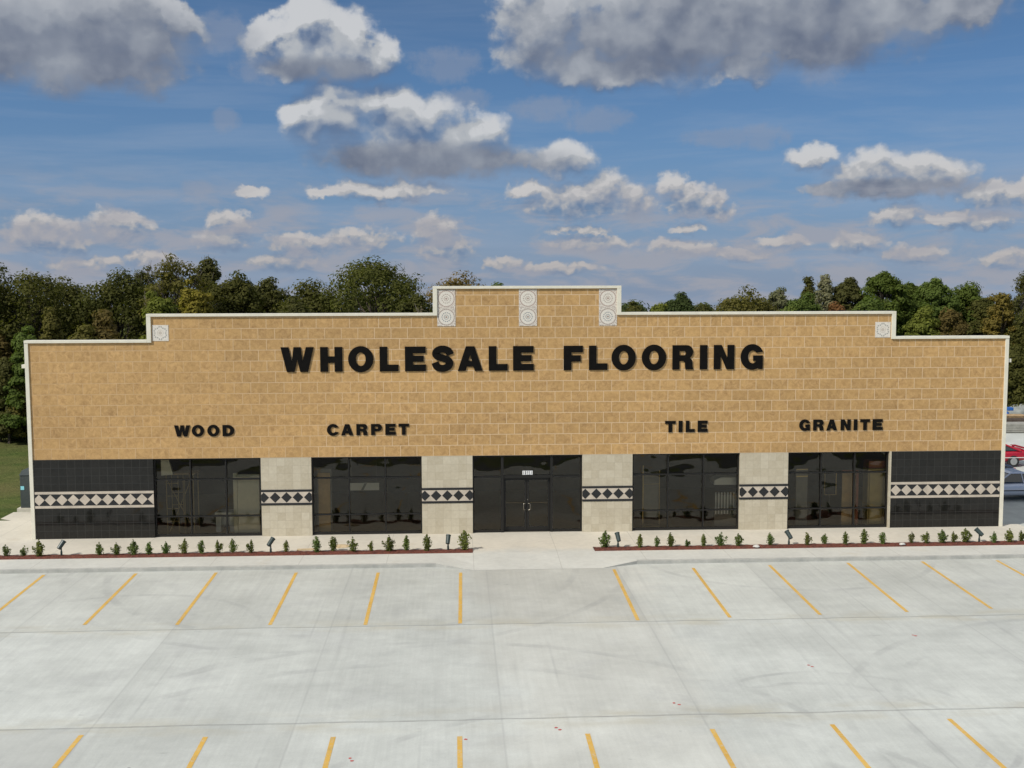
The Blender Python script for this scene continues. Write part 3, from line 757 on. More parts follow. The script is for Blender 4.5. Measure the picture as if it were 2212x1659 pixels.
mb = MB(); mb.box(x0-.05, x1+.05, 1.26, 1.4, .01, 2.5); mb.build('frame', M_GREYB, r)
x0, x1, z0, z1 = span(788, 855, 1081, 1098, 1.6)
r = tag(empty('hanging_board', ((x0+x1)/2, 1.6, z0)), 'long white board with a dark diagonal stripe hanging inside the second window', 'board')
mb = MB(); mb.box(x0, x1, 1.6, 1.66, z0, z1); mb.build('panel', M_WHITE, r)
mb = MB(); q = (x0+x1)/2; mb.prism_xz([(q-.12, z0+.01), (q-.02, z0+.01), (q+.12, z1-.01), (q+.02, z1-.01)], 1.593, 1.603); mb.build('stripe', M_GREYB, r)
for xx in (x0+.1, x1-.1):
    mb = MB(); mb.tube([(xx, 1.63, z1), (xx, 1.63, 3.12)], .008, 5); mb.build('cord', M_GREYB, r)
x0, x1, z0, z1 = span(1441, 1479, 1052, 1190, 1.2)
r = tag(empty('display_stand', ((x0+x1)/2, 1.2, .008)), 'slender gold framed display stand with a dark panel inside the fourth window', 'stand')
mb = MB(); mb.tube([(x0, 1.2, .01), (x0, 1.2, 2.5)], .022, 6); mb.tube([(x1, 1.25, .01), (x1, 1.25, 2.3)], .012, 6); mb.tube([(x0, 1.2, 1.75), (x1, 1.25, 1.75)], .012, 6); mb.build('frame', M_GOLD, r)
mb = MB(); mb.box(x0+.03, x1-.03, 1.24, 1.27, .4, 2.2); mb.build('panel', M_GREYB, r)
mb = MB(); mb.box(x0, x1, 1.15, 1.6, .01, .05); mb.build('base', M_GOLD, r)
x0, x1, z0, z1 = span(1602, 1664, 1070, 1087, .9)
mb = MB(); mb.prism_xz([(x0, z0), (x1, z0), (x1, z1), (x0+.25, z1), (x0, z1-.12)], .9, 1.6)
tag(mb.build('bulkhead', M_WHITE, origin=((x0+x1)/2, .9, z0)), 'pale horizontal bulkhead box hanging inside the fourth window', 'bulkhead')
x0, x1, z0, z1 = span(1603, 1650, 1112, 1158, 1.0)
r = tag(empty('sample_rack', ((x0+x1)/2, 1.0, .008)), 'rack of white upright sample strips inside the fourth window', 'rack')
mb = MB()
for i in range(8):
    xx = x0+(x1-x0)*i/7; mb.box(xx-.022, xx+.022, 1.0, 1.03, .55, 1.42)
mb.build('sample_strip', M_WHITE, r)
mb = MB(); mb.box(x0-.05, x1+.05, 1.04, 1.3, .01, .54); mb.box(x0-.03, x1+.03, 1.05, 1.1, .55, 1.3); mb.build('stand', M_GREYB, r)
x0, x1, z0, z1 = span(1882, 1921, 1066, 1182, 1.0)
r = tag(empty('wooden_door', ((x0+x1)/2, 1.0, .008)), 'brown wooden door with a round knob inside the rightmost window', 'door')
mb = MB(); mb.box(x0, x1-.12, 1.0, 1.05, .02, 2.2); mb.build('panel', M_DOORTAN, r, bevel=.01)
mb = MB(); mb.box(x1-.11, x1, .98, 1.1, .01, 2.25); mb.box(x0, x1-.115, .98, 1.1, 2.21, 2.27); mb.build('frame', M_REDWOOD, r)
mb = MB(); mb.tube([(x1-.2, .99, 1.05), (x1-.2, .93, 1.05)], .035, 8); mb.build('knob', M_BRONZE, r)
x0, x1, z0, z1 = span(1940, 1996, 1064, 1182, 1.0)
r = tag(empty('panel_cabinet', ((x0+x1)/2, 1.0, .008)), 'ochre double door cabinet with a red brown header inside the rightmost window', 'cabinet')
q = x0+(x1-x0)*.62
mb = MB(); mb.box(x0, x1, 1.06, 1.6, .01, 2.3); mb.build('body', M_OCHRE, r)
for a, c in ((x0+.05, q-.01), (q+.01, x1-.03)):
    mb = MB(); mb.box(a, c, 1.0, 1.055, .06, 2.2); mb.build('door', M_OCHRE, r, bevel=.012)
mb = MB(); mb.box(x0, x1, .98, 1.6, 2.33, 2.62); mb.build('header', M_REDWOOD, r)
x0, x1, z0, z1 = span(1780, 1808, 1058, 1182, 1.2)
r = tag(empty('exhibit_stand', ((x0+x1)/2, 1.2, .008)), 'grey upright display stand with gold trim inside the rightmost window', 'stand')
mb = MB(); mb.box(x0, x1, 1.2, 1.26, .01, 2.3); mb.build('board', M_GREYB, r)
for za in (1.98, 2.26):
    mb = MB(); mb.box(x0, x1, 1.185, 1.198, za, za+.04); mb.build('trim', M_GOLD, r)
x0, x1, z0, z1 = span(1855, 1880, 1096, 1141, 2.2)
r = tag(empty('picture_frame', ((x0+x1)/2, 2.2, .9)), 'thin pale frame round a dark sheet leaning inside the rightmost window', 'frame')
mb = MB(); mb.box(x0, x1, 2.2, 2.22, .95, 1.85); mb.build('sheet', M_INCEIL, r)
mb = MB()
for bx in ((x0-.03, x0, .93, 1.87), (x1, x1+.03, .93, 1.87), (x0, x1, .93, .95), (x0, x1, 1.85, 1.87)): mb.box(bx[0], bx[1], 2.18, 2.23, bx[2], bx[3])
mb.build('border', M_GOLD, r)
mb = MB(); mb.tube([((x0+x1)/2, 2.3, .01), ((x0+x1)/2, 2.25, 1.6)], .02, 6); mb.build('easel', M_GREYB, r)

for nm in ('partition_wall', 'display_counter', 'scaffold', 'door_panel', 'hanging_board', 'display_stand', 'bulkhead', 'sample_rack', 'wooden_door', 'panel_cabinet', 'exhibit_stand', 'sunlit_wall_cutout'):
    bpy.data.objects[nm].location.y -= .55 if nm not in ('bulkhead', 'sunlit_wall_cutout') else .4
# ------------------------------------------------------------------ foliage
def leaf_mesh(name, centers, normals, sizes, tints, mat, parent=None, aspect=1.5):
    n = len(centers); N = normals/np.linalg.norm(normals, axis=1)[:, None]
    a = RNG.normal(size=(n, 3)); t1 = np.cross(N, a); t1 /= np.linalg.norm(t1, axis=1)[:, None]; t2 = np.cross(N, t1)
    s = sizes[:, None]*.5
    bend = N*s*RNG.uniform(-.4, .4, (n, 1))
    V = np.empty((n, 4, 3))
    V[:, 0] = centers - t1*s*aspect; V[:, 1] = centers + t2*s*RNG.uniform(.6, 1.1, (n, 1)) + bend
    V[:, 2] = centers + t1*s*aspect*RNG.uniform(.6, 1.1, (n, 1)); V[:, 3] = centers - t2*s*RNG.uniform(.6, 1.1, (n, 1)) + bend
    me = bpy.data.meshes.new(name)
    me.vertices.add(n*4); me.vertices.foreach_set('co', V.reshape(-1))
    me.loops.add(n*4); me.loops.foreach_set('vertex_index', np.arange(n*4, dtype=np.int32))
    me.polygons.add(n); me.polygons.foreach_set('loop_start', np.arange(0, n*4, 4, dtype=np.int32)); me.polygons.foreach_set('loop_total', np.full(n, 4, dtype=np.int32))
    me.materials.append(mat)
    at = me.attributes.new('tint', 'FLOAT', 'FACE'); at.data.foreach_set('value', tints.astype(np.float32))
    me.update(calc_edges=True); me.validate()
    return me
def add_obj(name, me, parent=None, color=None):
    o = bpy.data.objects.new(name, me); COL.objects.link(o); o.parent = parent
    if color: o.color = (*color, 1)
    return o
# each tree is grown to its own height and spread (metres)
KIND = dict(  # crown base, clusters per m2 of shell, leaves per cluster, leaf size, cluster radius
 oak=(.22, 1.0, 125, .165, .92), airy=(.22, .6, 80, .145, .75), pine=(.40, .95, 130, .155, .8), bush=(.03, 1.1, 125, .16, .75), column=(.06, 1.0, 100, .15, .58), bare=(.2, .25, 14, .14, .7))
def prof(kind, t):
    if kind in ('oak', 'airy', 'bare'): return max(0.0, 1-abs(2*t-.86)**2.3*(.55 if t < .43 else .72))**.6
    if kind == 'pine': return max(0.0, 1-abs(2*t-.9)**2.2*.8)**.55
    if kind == 'bush': return max(0.02, 1-t**2.4)**.5
    return (1-.72*t**1.3)*min(1, .5+t*3)
def grow(kind, h, w, seed, dist):
    r = np.random.default_rng(seed); zb, dens, nl, ls, cr = KIND[kind]
    if kind == 'bush': zb = .03
    zb *= h; H = h-zb; cr = cr*min(1.15, max(.62, w/6.5)); ls *= max(1, dist/85)
    nc = int(dens*PI*w*H*.62/(cr*cr)); nc = max(22, min(190, nc))
    ph = r.uniform(0, 6.28, 6)
    cen = []
    for i in range(nc):
        t = r.uniform(.02, 1)**.85; a = r.uniform(0, 2*PI)
        lump = 1+.13*math.sin(3*a+ph[0]+t*4)+.10*math.sin(5*a+ph[1]-t*7)+.08*math.sin(2*a+ph[2])
        top = 1-.10*(1+math.sin(2*a+ph[3])*.6+math.sin(4*a+ph[4])*.4)*r.uniform(0, 1)
        u = r.uniform(.35, 1)**.5 if kind != 'airy' else r.uniform(.15, 1)**.6
        R_ = prof(kind, t)*lump*u*max(.2, w/2-cr*.55)
        cen.append((R_*math.cos(a), R_*math.sin(a), zb+cr*.4+(H-cr*1.05)*t*top))
    cen = np.array(cen); cen[np.argmax(cen[:, 2]), 2] = h-cr*.62
    C, N, S, Tn = [], [], [], []
    for c in cen:
        rad = cr*r.uniform(.6, 1.25); m = int(nl*(rad/cr)**2*r.uniform(.8, 1.2))
        d = r.normal(size=(m, 3)); d /= np.linalg.norm(d, axis=1)[:, None]
        C.append(c+d*rad*r.uniform(.25, 1.0, (m, 1))**.55*np.array([1.1, 1.1, .72])); N.append(d*1.15+r.normal(size=(m, 3))*.28+np.array([0, 0, .55]))
        S.append(ls*r.uniform(.6, 1.3, m)); Tn.append(np.clip(r.normal(.5, .17)+r.normal(0, .13, m), 0, 1))
    me = leaf_mesh('crown', np.concatenate(C), np.concatenate(N), np.concatenate(S), np.concatenate(Tn), M_LEAF)
    mb = MB(); q = random.Random(seed); rt = (.018*h+.05) if kind not in ('bush', 'column') else .01*h+.03
    fork = (q.uniform(-.3, .3), q.uniform(-.3, .3), max(zb, .12*h)+.12*h); top = (q.uniform(-.4, .4), q.uniform(-.4, .4), .86*h)
    mb.tube([(0, 0, -.2), (.02, 0, fork[2]*.5), fork, top], [rt*1.25, rt, rt*.75, rt*.15], 7)
    step = 2 if kind in ('airy', 'bare') else 3
    for c in cen[::step]:
        b0 = Vector(fork).lerp(Vector(top), q.uniform(0, .6)); c = Vector(c)
        if c.z < b0.z: b0 = Vector(fork)
        m_ = b0.lerp(c, .5)+Vector((0, 0, -.05*h*q.random()))
        mb.tube([b0, m_, c], [rt*.4, rt*.24, rt*.06], 5, cap=False)
        if kind in ('airy', 'bare'):
            for _ in range(3):
                e = c+Vector((q.uniform(-1, 1), q.uniform(-1, 1), q.uniform(0, 1.2)))*cr
                mb.tube([m_.lerp(c, .7), e], [.035, .01], 4, cap=False)
    tm = mb.build('trunk', M_TWIG if kind in ('airy', 'bare') else M_BARK); tmm = tm.data; bpy.data.objects.remove(tm)
    return me, tmm
def tree(name, u, vtop, wpx, dist, kind, seed, color, label, group):
    e = ray(u, 829.5); k = dist/e[1]; x, y = CAM[0]+e[0]*k, CAM[1]+e[1]*k
    base = terrain(y); e2 = ray(u, vtop); ztop = CAM[2]+e2[2]*dist/e2[1]
    o = tag(empty(name, (x, y, base)), label, 'tree' if name.endswith('tree') else 'bush', group)
    cm, tmm = grow(kind, ztop-base, wpx/F_PX*dist*(1.28 if kind in ('oak', 'pine') else 1.15), int(u*7+seed)+5000, dist)
    g = 1.5; add_obj('crown', cm, o, (color[0]*g*1.08, color[1]*g, color[2]*g*.8)); add_obj('trunk', tmm, o)
    return o
OAK=(.060,.064,.021); OAK2=(.062,.066,.026); OLIVE=(.082,.080,.026); LIME=(.105,.125,.030); YEL=(.15,.135,.03); BROWN=(.085,.069,.028); RUST=(.125,.068,.034); GRY=(.11,.12,.075); PINE=(.062,.088,.022); MID=(.072,.105,.030); DEEP=(.052,.058,.019)
GT = 'trees beyond the store'
TR = [
 # name, u, vtop, width px, distance, kind, seed, colour, label
 ('oak_tree', -62, 522, 190, 75, 'oak', 1, DEEP, 'very tall dark tree cut off by the left edge of the picture'),
 ('oak_tree', 72, 572, 185, 76, 'oak', 2, OAK, 'dark open oak behind the lawn, left of the stepped parapet'),
 ('oak_tree', 150, 592, 140, 82, 'oak', 3, OAK, 'lower dark oak between the two tall left oaks'),
 ('oak_tree', 262, 576, 150, 78, 'oak', 1, DEEP, 'dark round oak above the lower left parapet'),
 ('oak_tree', 318, 570, 110, 84, 'airy', 5, OAK2, 'thin topped oak beside the tall wispy tree'),
 ('wispy_tree', 385, 543, 150, 74, 'airy', 4, OLIVE, 'tallest wispy tree with loose twigs above the left step of the parapet'),
 ('wispy_tree', 455, 552, 90, 80, 'airy', 6, OAK2, 'slim wispy tree right of the tallest wispy tree'),
 ('young_tree', 352, 628, 130, 66, 'column', 7, LIME, 'bright green young tree rising behind the left parapet step'),
 ('young_tree', 425, 600, 120, 70, 'column', 8, YEL, 'yellow green tree behind the middle parapet, right of the bright green one'),
 ('rusty_bush', 228, 668, 105, 62, 'bush', 9, BROWN, 'reddish brown bush just above the lower left parapet'),
 ('rusty_bush', 185, 700, 80, 61, 'bush', 10, OLIVE, 'dull olive bush left of the reddish brown bush'),
 ('young_tree', 118, 664, 60, 70, 'column', 7, OLIVE, 'thin yellowing sapling above the far left parapet'),
 ('young_tree', 62, 705, 110, 71, 'column', 8, MID, 'leafy green sapling at the upper left corner of the building'),
 ('rusty_bush', -5, 702, 70, 72, 'bush', 9, BROWN, 'brown leaved bush at the left edge under the very tall tree'),
 ('young_tree', 15, 770, 90, 71, 'column', 11, OAK2, 'dark green shrubby tree on the lawn at the left edge'),
 ('young_tree', 60, 790, 80, 71, 'column', 7, OLIVE, 'shrubby tree hugging the left corner of the building'),
 ('oak_tree', 512, 584, 125, 78, 'oak', 12, OAK, 'dark oak behind the WHOLESALE side, right of the wispy trees'),
 ('oak_tree', 585, 596, 100, 82, 'oak', 3, OAK2, 'small crowned oak between two larger oaks left of the tower'),
 ('oak_tree', 670, 596, 150, 80, 'oak', 2, OAK, 'broad flat oak left of the largest oak'),
 ('oak_tree', 640, 636, 130, 72, 'bush', 10, OAK2, 'low leafy tree in front of the broad flat oak'),
 ('oak_tree', 808, 553, 235, 78, 'oak', 12, (.060,.068,.021), 'largest round oak left of the central tower'),
 ('oak_tree', 895, 632, 120, 74, 'bush', 13, DEEP, 'dark bushy tree touching the left side of the central tower'),
 ('bare_tree', 905, 655, 70, 68, 'bare', 14, (.09,.08,.06), 'nearly leafless grey tree beside the left side of the tower'),
 ('oak_tree', 985, 586, 150, 92, 'oak', 1, (.11,.085,.035), 'brown tinged oak peeping over the left of the tower'),
 ('oak_tree', 1068, 611, 80, 98, 'bush', 9, MID, 'small green treetop just over the tower coping'),
 ('bush_tree', 1365, 648, 70, 95, 'bush', 13, OAK, 'dark treetop touching the right side of the tower'),
 ('bush_tree', 1420, 654, 85, 92, 'bush', 10, LIME, 'bright green low treetop between the tower and the small pine'),
 ('pine_tree', 1469, 631, 60, 105, 'oak', 3, (.040,.058,.022), 'small dark flat topped pine standing alone right of the tower'),
 ('bush_tree', 1525, 658, 110, 98, 'bush', 13, OAK2, 'low dull green treetop right of the small pine'),
 ('oak_tree', 1605, 612, 135, 98, 'oak', 2, OLIVE, 'wide olive tree with a feathery top above the TILE sign'),
 ('airy_tree', 1678, 620, 75, 104, 'airy', 5, GRY, 'greyish green tree right of the wide olive tree'),
 ('airy_tree', 1742, 598, 45, 108, 'airy', 4, OAK, 'tall narrow dark tree in front of the pale wispy one'),
 ('airy_tree', 1778, 592, 55, 106, 'airy', 6, (.14,.145,.10), 'pale grey wispy tree above the GRANITE sign'),
 ('oak_tree', 1730, 632, 110, 97, 'bush', 10, MID, 'green rounded tree below the two tall wispy trees'),
 ('rusty_bush', 1802, 652, 58, 90, 'bush', 9, RUST, 'rust coloured tree above the right parapet'),
 ('pine_tree', 1826, 600, 72, 106, 'pine', 15, OAK2, 'brownish green pine left of the tallest right pine'),
 ('pine_tree', 1902, 584, 95, 104, 'pine', 16, PINE, 'tallest round headed pine above the right step of the parapet'),
 ('oak_tree', 1868, 640, 110, 95, 'bush', 13, MID, 'bright leafy tree in front of the tallest right pine'),
 ('pine_tree', 1960, 610, 62, 108, 'pine', 15, PINE, 'short pine just right of the tallest right pine'),
 ('pine_tree', 2012, 598, 85, 104, 'pine', 17, MID, 'light green pine above the right low parapet'),
 ('pine_tree', 2082, 610, 100, 106, 'oak', 1, PINE, 'dome shaped green tree near the right end of the parapet'),
 ('oak_tree', 1990, 660, 90, 86, 'bush', 9, LIME, 'yellow green tree low behind the right parapet'),
 ('oak_tree', 2050, 665, 110, 86, 'bush', 10, BROWN, 'brownish tree low behind the right end of the parapet'),
 ('oak_tree', 2155, 630, 115, 86, 'column', 11, (.12,.10,.03), 'tall yellow brown tree at the right corner of the building'),
 ('pine_tree', 2120, 640, 70, 104, 'pine', 16, OAK, 'dark pine half hidden by the yellow brown tree'),
 ('oak_tree', 2222, 578, 130, 92, 'airy', 6, OAK2, 'tall loose tree at the right edge of the picture'),
 ('oak_tree', 2235, 640, 120, 84, 'bush', 13, OAK, 'dark green tree under the tall loose right edge tree'),
 ('oak_tree', 2190, 745, 90, 80, 'bush', 10, OAK, 'low dark bush behind the stone yard on the right'),
]
for a in TR: tree(*a[:9], GT)
# far wood behind them, read as one mass, and the undergrowth at its foot
def mass(name, x0, x1, y0, y1, h0, h1, n, nl, cr, size, color, label):
    C, N, S, Tn = [], [], [], []
    for i in range(n):
        c = np.array([RNG.uniform(x0, x1), RNG.uniform(y0, y1), RNG.uniform(h0, h1)])
        m = int(nl*RNG.uniform(.6, 1.4)); d = RNG.normal(size=(m, 3)); d /= np.linalg.norm(d, axis=1)[:, None]
        C.append(c+d*cr*RNG.uniform(.7, 1.3)*RNG.uniform(.4, 1, (m, 1))*np.array([1.1, 1.1, .75])); N.append(d*1.1+RNG.normal(size=(m, 3))*.28+np.array([0, 0, .5]))
        S.append(size*RNG.uniform(.6, 1.3, m)); Tn.append(np.clip(RNG.normal(.5, .18)+RNG.normal(0, .13, m), 0, 1))
    me = leaf_mesh(name, np.concatenate(C), np.concatenate(N), np.concatenate(S), np.concatenate(Tn), M_LEAF)
    o = add_obj(name, me, None, color); return tag(o, label, name.replace('_', ' '), kind='stuff')
mass('woodland', -62, 4, 58, 72, -.5, 8.4, 760, 120, 1.3, .30, (.080,.086,.028), 'dark woodland closing the gaps behind the left trees')
mass('woodland', 4, 75, 64, 80, -.5, 7.3, 760, 120, 1.3, .32, (.078,.098,.036), 'green woodland closing the gaps behind the right trees')
mass('undergrowth', -60, -24, 28.5, 36, 0.1, 2.6, 300, 100, .8, .22, (.075,.09,.028), 'leafy undergrowth at the foot of the left trees')
mass('undergrowth', 30, 75, 42, 52, 0.0, 2.2, 260, 80, 1.0, .30, (.085,.095,.03), 'olive undergrowth behind the stone yard on the right')

# shrubs in the beds
def shrub_proto(seed):
    r = np.random.default_rng(seed); C, N, S, Tn = [], [], [], []
    mb = MB()
    ns = int(r.integers(7, 12))
    for i in range(ns):
        az = r.uniform(0, 6.28); sp = r.uniform(.04, .42) if i else .03; h = (1.0-sp*.85)*r.uniform(.78, 1.0) if i else 1.0
        tip = np.array([math.cos(az)*sp, math.sin(az)*sp, h]); mid = tip*np.array([.65, .65, .55])
        mb.tube([(0, 0, -.06), tuple(mid*.5), tuple(mid), tuple(tip)], [.012, .010, .008, .004], 4, cap=False)
        m = int(r.integers(55, 85))
        t = r.uniform(.03, 1.03, m)**.9
        p = np.outer(t, tip)+np.outer(t*(1-t), mid-tip*.5)*1.5
        wdt = .23*np.sin(PI*np.clip(t*.82+.14, 0, 1))+.02
        d = r.normal(size=(m, 3)); d /= np.linalg.norm(d, axis=1)[:, None]
        C.append(p+d*wdt[:, None]*r.uniform(.3, 1, (m, 1))); N.append(d+np.array([0, 0, .5])+r.normal(size=(m, 3))*.5)
        S.append(r.uniform(.05, .10, m)); Tn.append(np.clip(r.normal(.5, .16)+r.normal(0, .14, m), 0, 1))
    me = leaf_mesh('foliage', np.concatenate(C), np.concatenate(N), np.concatenate(S), np.concatenate(Tn), M_SHRUB, aspect=1.6)
    so = mb.build('stem', M_BARK); sm = so.data; bpy.data.objects.remove(so)
    return me, sm
SH = [shrub_proto(100+i) for i in range(7)]
ORD = ['first','second','third','fourth','fifth','sixth','seventh','eighth','ninth','tenth','eleventh','twelfth','thirteenth','fourteenth','fifteenth','sixteenth','seventeenth','eighteenth','nineteenth','twentieth','twenty-first','twenty-second']
sl = [(12,30),(53,27),(86,43),(214,33),(252,32),(290,39),(323,34),(358,32),(399,38),(437,37),(470,34),(502,36),(543,34),(618,31),(685,42),(720,41),(762,39),(803,28),(841,42),(878,41),(923,43),(1003,52)]
sr = [(1309,44),(1382,36),(1418,29),(1449,37),(1483,20),(1520,33),(1558,37),(1594,33),(1664,33),(1742,36),(1783,28),(1826,34),(1867,40),(1906,34),(1970,30),(2000,32),(2033,36),(2060,30),(2085,38),(2145,30),(2180,36),(2207,30)]
YB = (BF+BB)/2+.08
def bed_x(u):
    lo, hi = -40.0, 45.0            # x on the bed's centre line seen in picture column u
    for _ in range(50):
        mid = (lo+hi)/2; d = np.array([mid, YB, 0])-CAM
        if 1106+F_PX*(d@_R)/(d@_F) < u: lo = mid
        else: hi = mid
    return lo
def shrub(u, hpx, ordn, side):
    x = bed_x(u); dist = 40.2; h = hpx/F_PX*dist*.82
    look = 'tall upright' if hpx >= 40 else ('low squat' if hpx <= 29 else ('full rounded' if hpx >= 35 else 'small leafy'))
    o = tag(empty('shrub', (x, YB+RNG.uniform(-.08, .08), .02), RNG.uniform(0, 6.28)),
        f'{look} green shrub, {ordn} from the entrance in the {side} mulch bed', 'shrub', 'young shrubs in the mulch beds')
    me, sm = SH[int(RNG.integers(0, 7))]; w = h*RNG.uniform(.95, 1.15) if hpx > 22 else h*1.35
    o.scale = (w, w, h)
    g = RNG.uniform(.8, 1.2); add_obj('foliage', me, o, (.115*g*RNG.uniform(.85, 1.2), .15*g, .038*g)); add_obj('stem', sm, o)
for i, (u, h) in enumerate(sl): shrub(u, h, ORD[len(sl)-1-i], 'left')
for i, (u, h) in enumerate(sr): shrub(u, h, ORD[i], 'right')

# bed lights on stakes, each head aimed its own way at the wall
def bed_light(u, rz, tilt, label):
    x = bed_x(u); o = tag(empty('bed_light', (x, YB, .0), rz), label, 'landscape light', 'green flood lights in the mulch beds')
    org = Vector((x, YB, 0))
    mb = MB(); mb.tube([org+Vector((0,0,-.05)), org+Vector((0,0,.16))], .038, 10); mb.tube([org+Vector((0,0,.16)), org+Vector((0,0,.20)), org+Vector((0,0,.30))], [.036, .026, .024], 10)
    mb.build('post', M_GREEN, o, smooth=False)
    R_ = Matrix.Translation(org+Vector((0, 0, .40))) @ Matrix.Rotation(tilt, 4, 'X')     # cylinder along local +Y, tipped up
    mb = MB(); prof = [(-.16, .055), (-.15, .075), (-.05, .080), (.14, .084), (.15, .095), (.18, .095)]
    mb.tube([R_ @ Vector((0, a, 0)) for a, _ in prof], [b_ for _, b_ in prof], 14)
    h = mb.build('lamp_head', M_GREEN, o, smooth=False)
    mb = MB(); mb.tube([R_ @ Vector((0, .181, 0)), R_ @ Vector((0, .186, 0))], .082, 14); mb.build('lens', M_LENS, h)
    mb = MB(); mb.tube([org+Vector((0, 0, .29)), org+Vector((0, 0, .36))], .03, 8); mb.build('knuckle', M_GREEN, o)
LR = [(133, -.75, .85, 'green flood light on a stake at the far left of the left mulch bed'), (585, -.75, .8, 'green flood light in front of the leftmost stone pier'), (968, -.2, 1.05, 'green flood light nearest the entrance in the left mulch bed'),
      (1335, .3, 1.0, 'green flood light nearest the entrance in the right mulch bed'), (1704, .65, .85, 'green flood light in front of the rightmost stone pier'), (2115, .8, .7, 'green flood light in front of the right black tile panel')]
for a in LR: bed_light(*a)
# two white stones in the right bed, a lump of dirt and an off-cut of board behind the left one
def blob(name, x, y, z, sx, sy, sz, mat, label, cat, seed, rough=.18, sub=3):
    bm = bmesh.new(); bmesh.ops.create_icosphere(bm, subdivisions=sub, radius=1); r = random.Random(seed)
    ph = [Vector((r.uniform(-3, 3), r.uniform(-3, 3), r.uniform(-3, 3))) for _ in range(5)]
    for v in bm.verts:
        k = 1+rough*sum(math.sin(v.co.dot(p)*1.3+i) for i, p in enumerate(ph))/3
        v.co = Vector((v.co.x*sx*k, v.co.y*sy*k, max(v.co.z, -.3)*sz*k))
    me = bpy.data.meshes.new(name); bm.to_mesh(me); bm.free(); me.materials.append(mat)
    me.polygons.foreach_set('use_smooth', [sub > 2]*len(me.polygons))
    o = bpy.data.objects.new(name, me); COL.objects.link(o); o.location = (x, y, z)
    return tag(o, label, cat)
M_ROCK = plain('pale_rock', (.55, .53, .48), .9, var=.2, scale=5, bmp=.3); M_ROCK2 = plain('grey_rock', (.24, .25, .23), .95, var=.25, scale=3, bmp=.4); M_DIRT = plain('tan_dirt', (.52, .40, .24), .95, var=.2, scale=9, bmp=.4)
blob('stone', bed_x(1630), BF+.15, .05, .12, .09, .06, M_ROCK, 'flat white stone on the mulch in front of the fourth pier', 'stone', 1)
blob('stone', bed_x(1943), BF+.15, .05, .12, .09, .06, M_ROCK, 'flat white stone on the mulch in front of the right black panel', 'stone', 2)
p = gz(738, 1181, 0); blob('dirt_pile', p[0], p[1], .0, .34, .24, .10, M_DIRT, 'small tan heap of dirt on the sidewalk behind the left mulch bed', 'dirt pile', 3)
p = gz(658, 1195, 0); mb = MB(); mb.box(p[0]-.34, p[0]+.34, -2.48, -2.26, .002, .03, mat=None)
ob = tag(mb.build('board', M_DIRT, origin=(p[0], -2.37, 0)), 'tan board offcut lying along the back of the left mulch bed', 'board'); ob.rotation_euler.z = .07

p = gz(278, 1664, .55); r = tag(empty('bollard', (p[0], p[1], LOT)), 'dark bollard whose round cap just shows at the bottom edge of the picture', 'bollard')
mb = MB(); mb.tube([(p[0], p[1], LOT), (p[0], p[1], .50)], .05, 12); mb.build('post', M_BRONZE, r)
mb = MB(); mb.tube([(p[0], p[1], .50+.01*math.sin(a_)+.09*(1-math.cos(a_))/2) for a_ in np.linspace(0, PI, 7)], [.05, .066, .068, .064, .05, .03, .004], 12); mb.build('cap', M_BRONZE, r, smooth=True)
# transformer box on its pad, left of the building
tx = tag(empty('transformer_box', (-20.15, 6.6, -.1)), 'dark green utility transformer box with warning stickers left of the building', 'transformer')
xa, xb, ya, yb, za, zb = -21.75, -19.1, 5.95, 7.5,   .06, 1.62
mb = MB(); mb.box(xa, xb, ya, yb, za, zb-.12); mb.build('body', M_TRANS, tx, bevel=.02)
mb = MB(); mb.add([(xa-.02,ya-.03,zb-.12),(xb+.02,ya-.03,zb-.12),(xb+.02,yb+.03,zb-.12),(xa-.02,yb+.03,zb-.12),(xa+.02,ya+.25,zb+.06),(xb-.02,ya+.25,zb+.06),(xb-.02,yb-.02,zb+.06),(xa+.02,yb-.02,zb+.06)], [(0,3,2,1),(4,5,6,7),(0,1,5,4),(1,2,6,5),(2,3,7,6),(3,0,4,7)]); mb.build('lid', M_TRANS, tx)
mb = MB(); mb.box(xa-.12, xb+.05, ya-.12, yb+.1, -.15, za); mb.build('pad', M_WALK, tx)
for xs in (xa+.45, xa+.62):
    mb = MB(); mb.box(xs, xs+.03, ya-.012, ya, za+.1, zb-.2); mb.build('seam', M_TRANS, tx)
for nm, col, q in (('sticker', (.25,.62,.70), (xa+.03, xa+.18, .86, 1.02)), ('sticker', (.75,.62,.05), (xa+.68, xa+.93, .28, .44)), ('sticker', (.78,.78,.74), (xa+.70, xa+.90, .445, .60)), ('sticker', (.70,.28,.04), (xa+.70, xa+.90, .605, .70))):
    mb = MB(); mb.box(q[0], q[1], ya-.016, ya-.002, q[2], q[3]); mb.build(nm, plain('sticker_paint', col, .5, var=.05), tx)

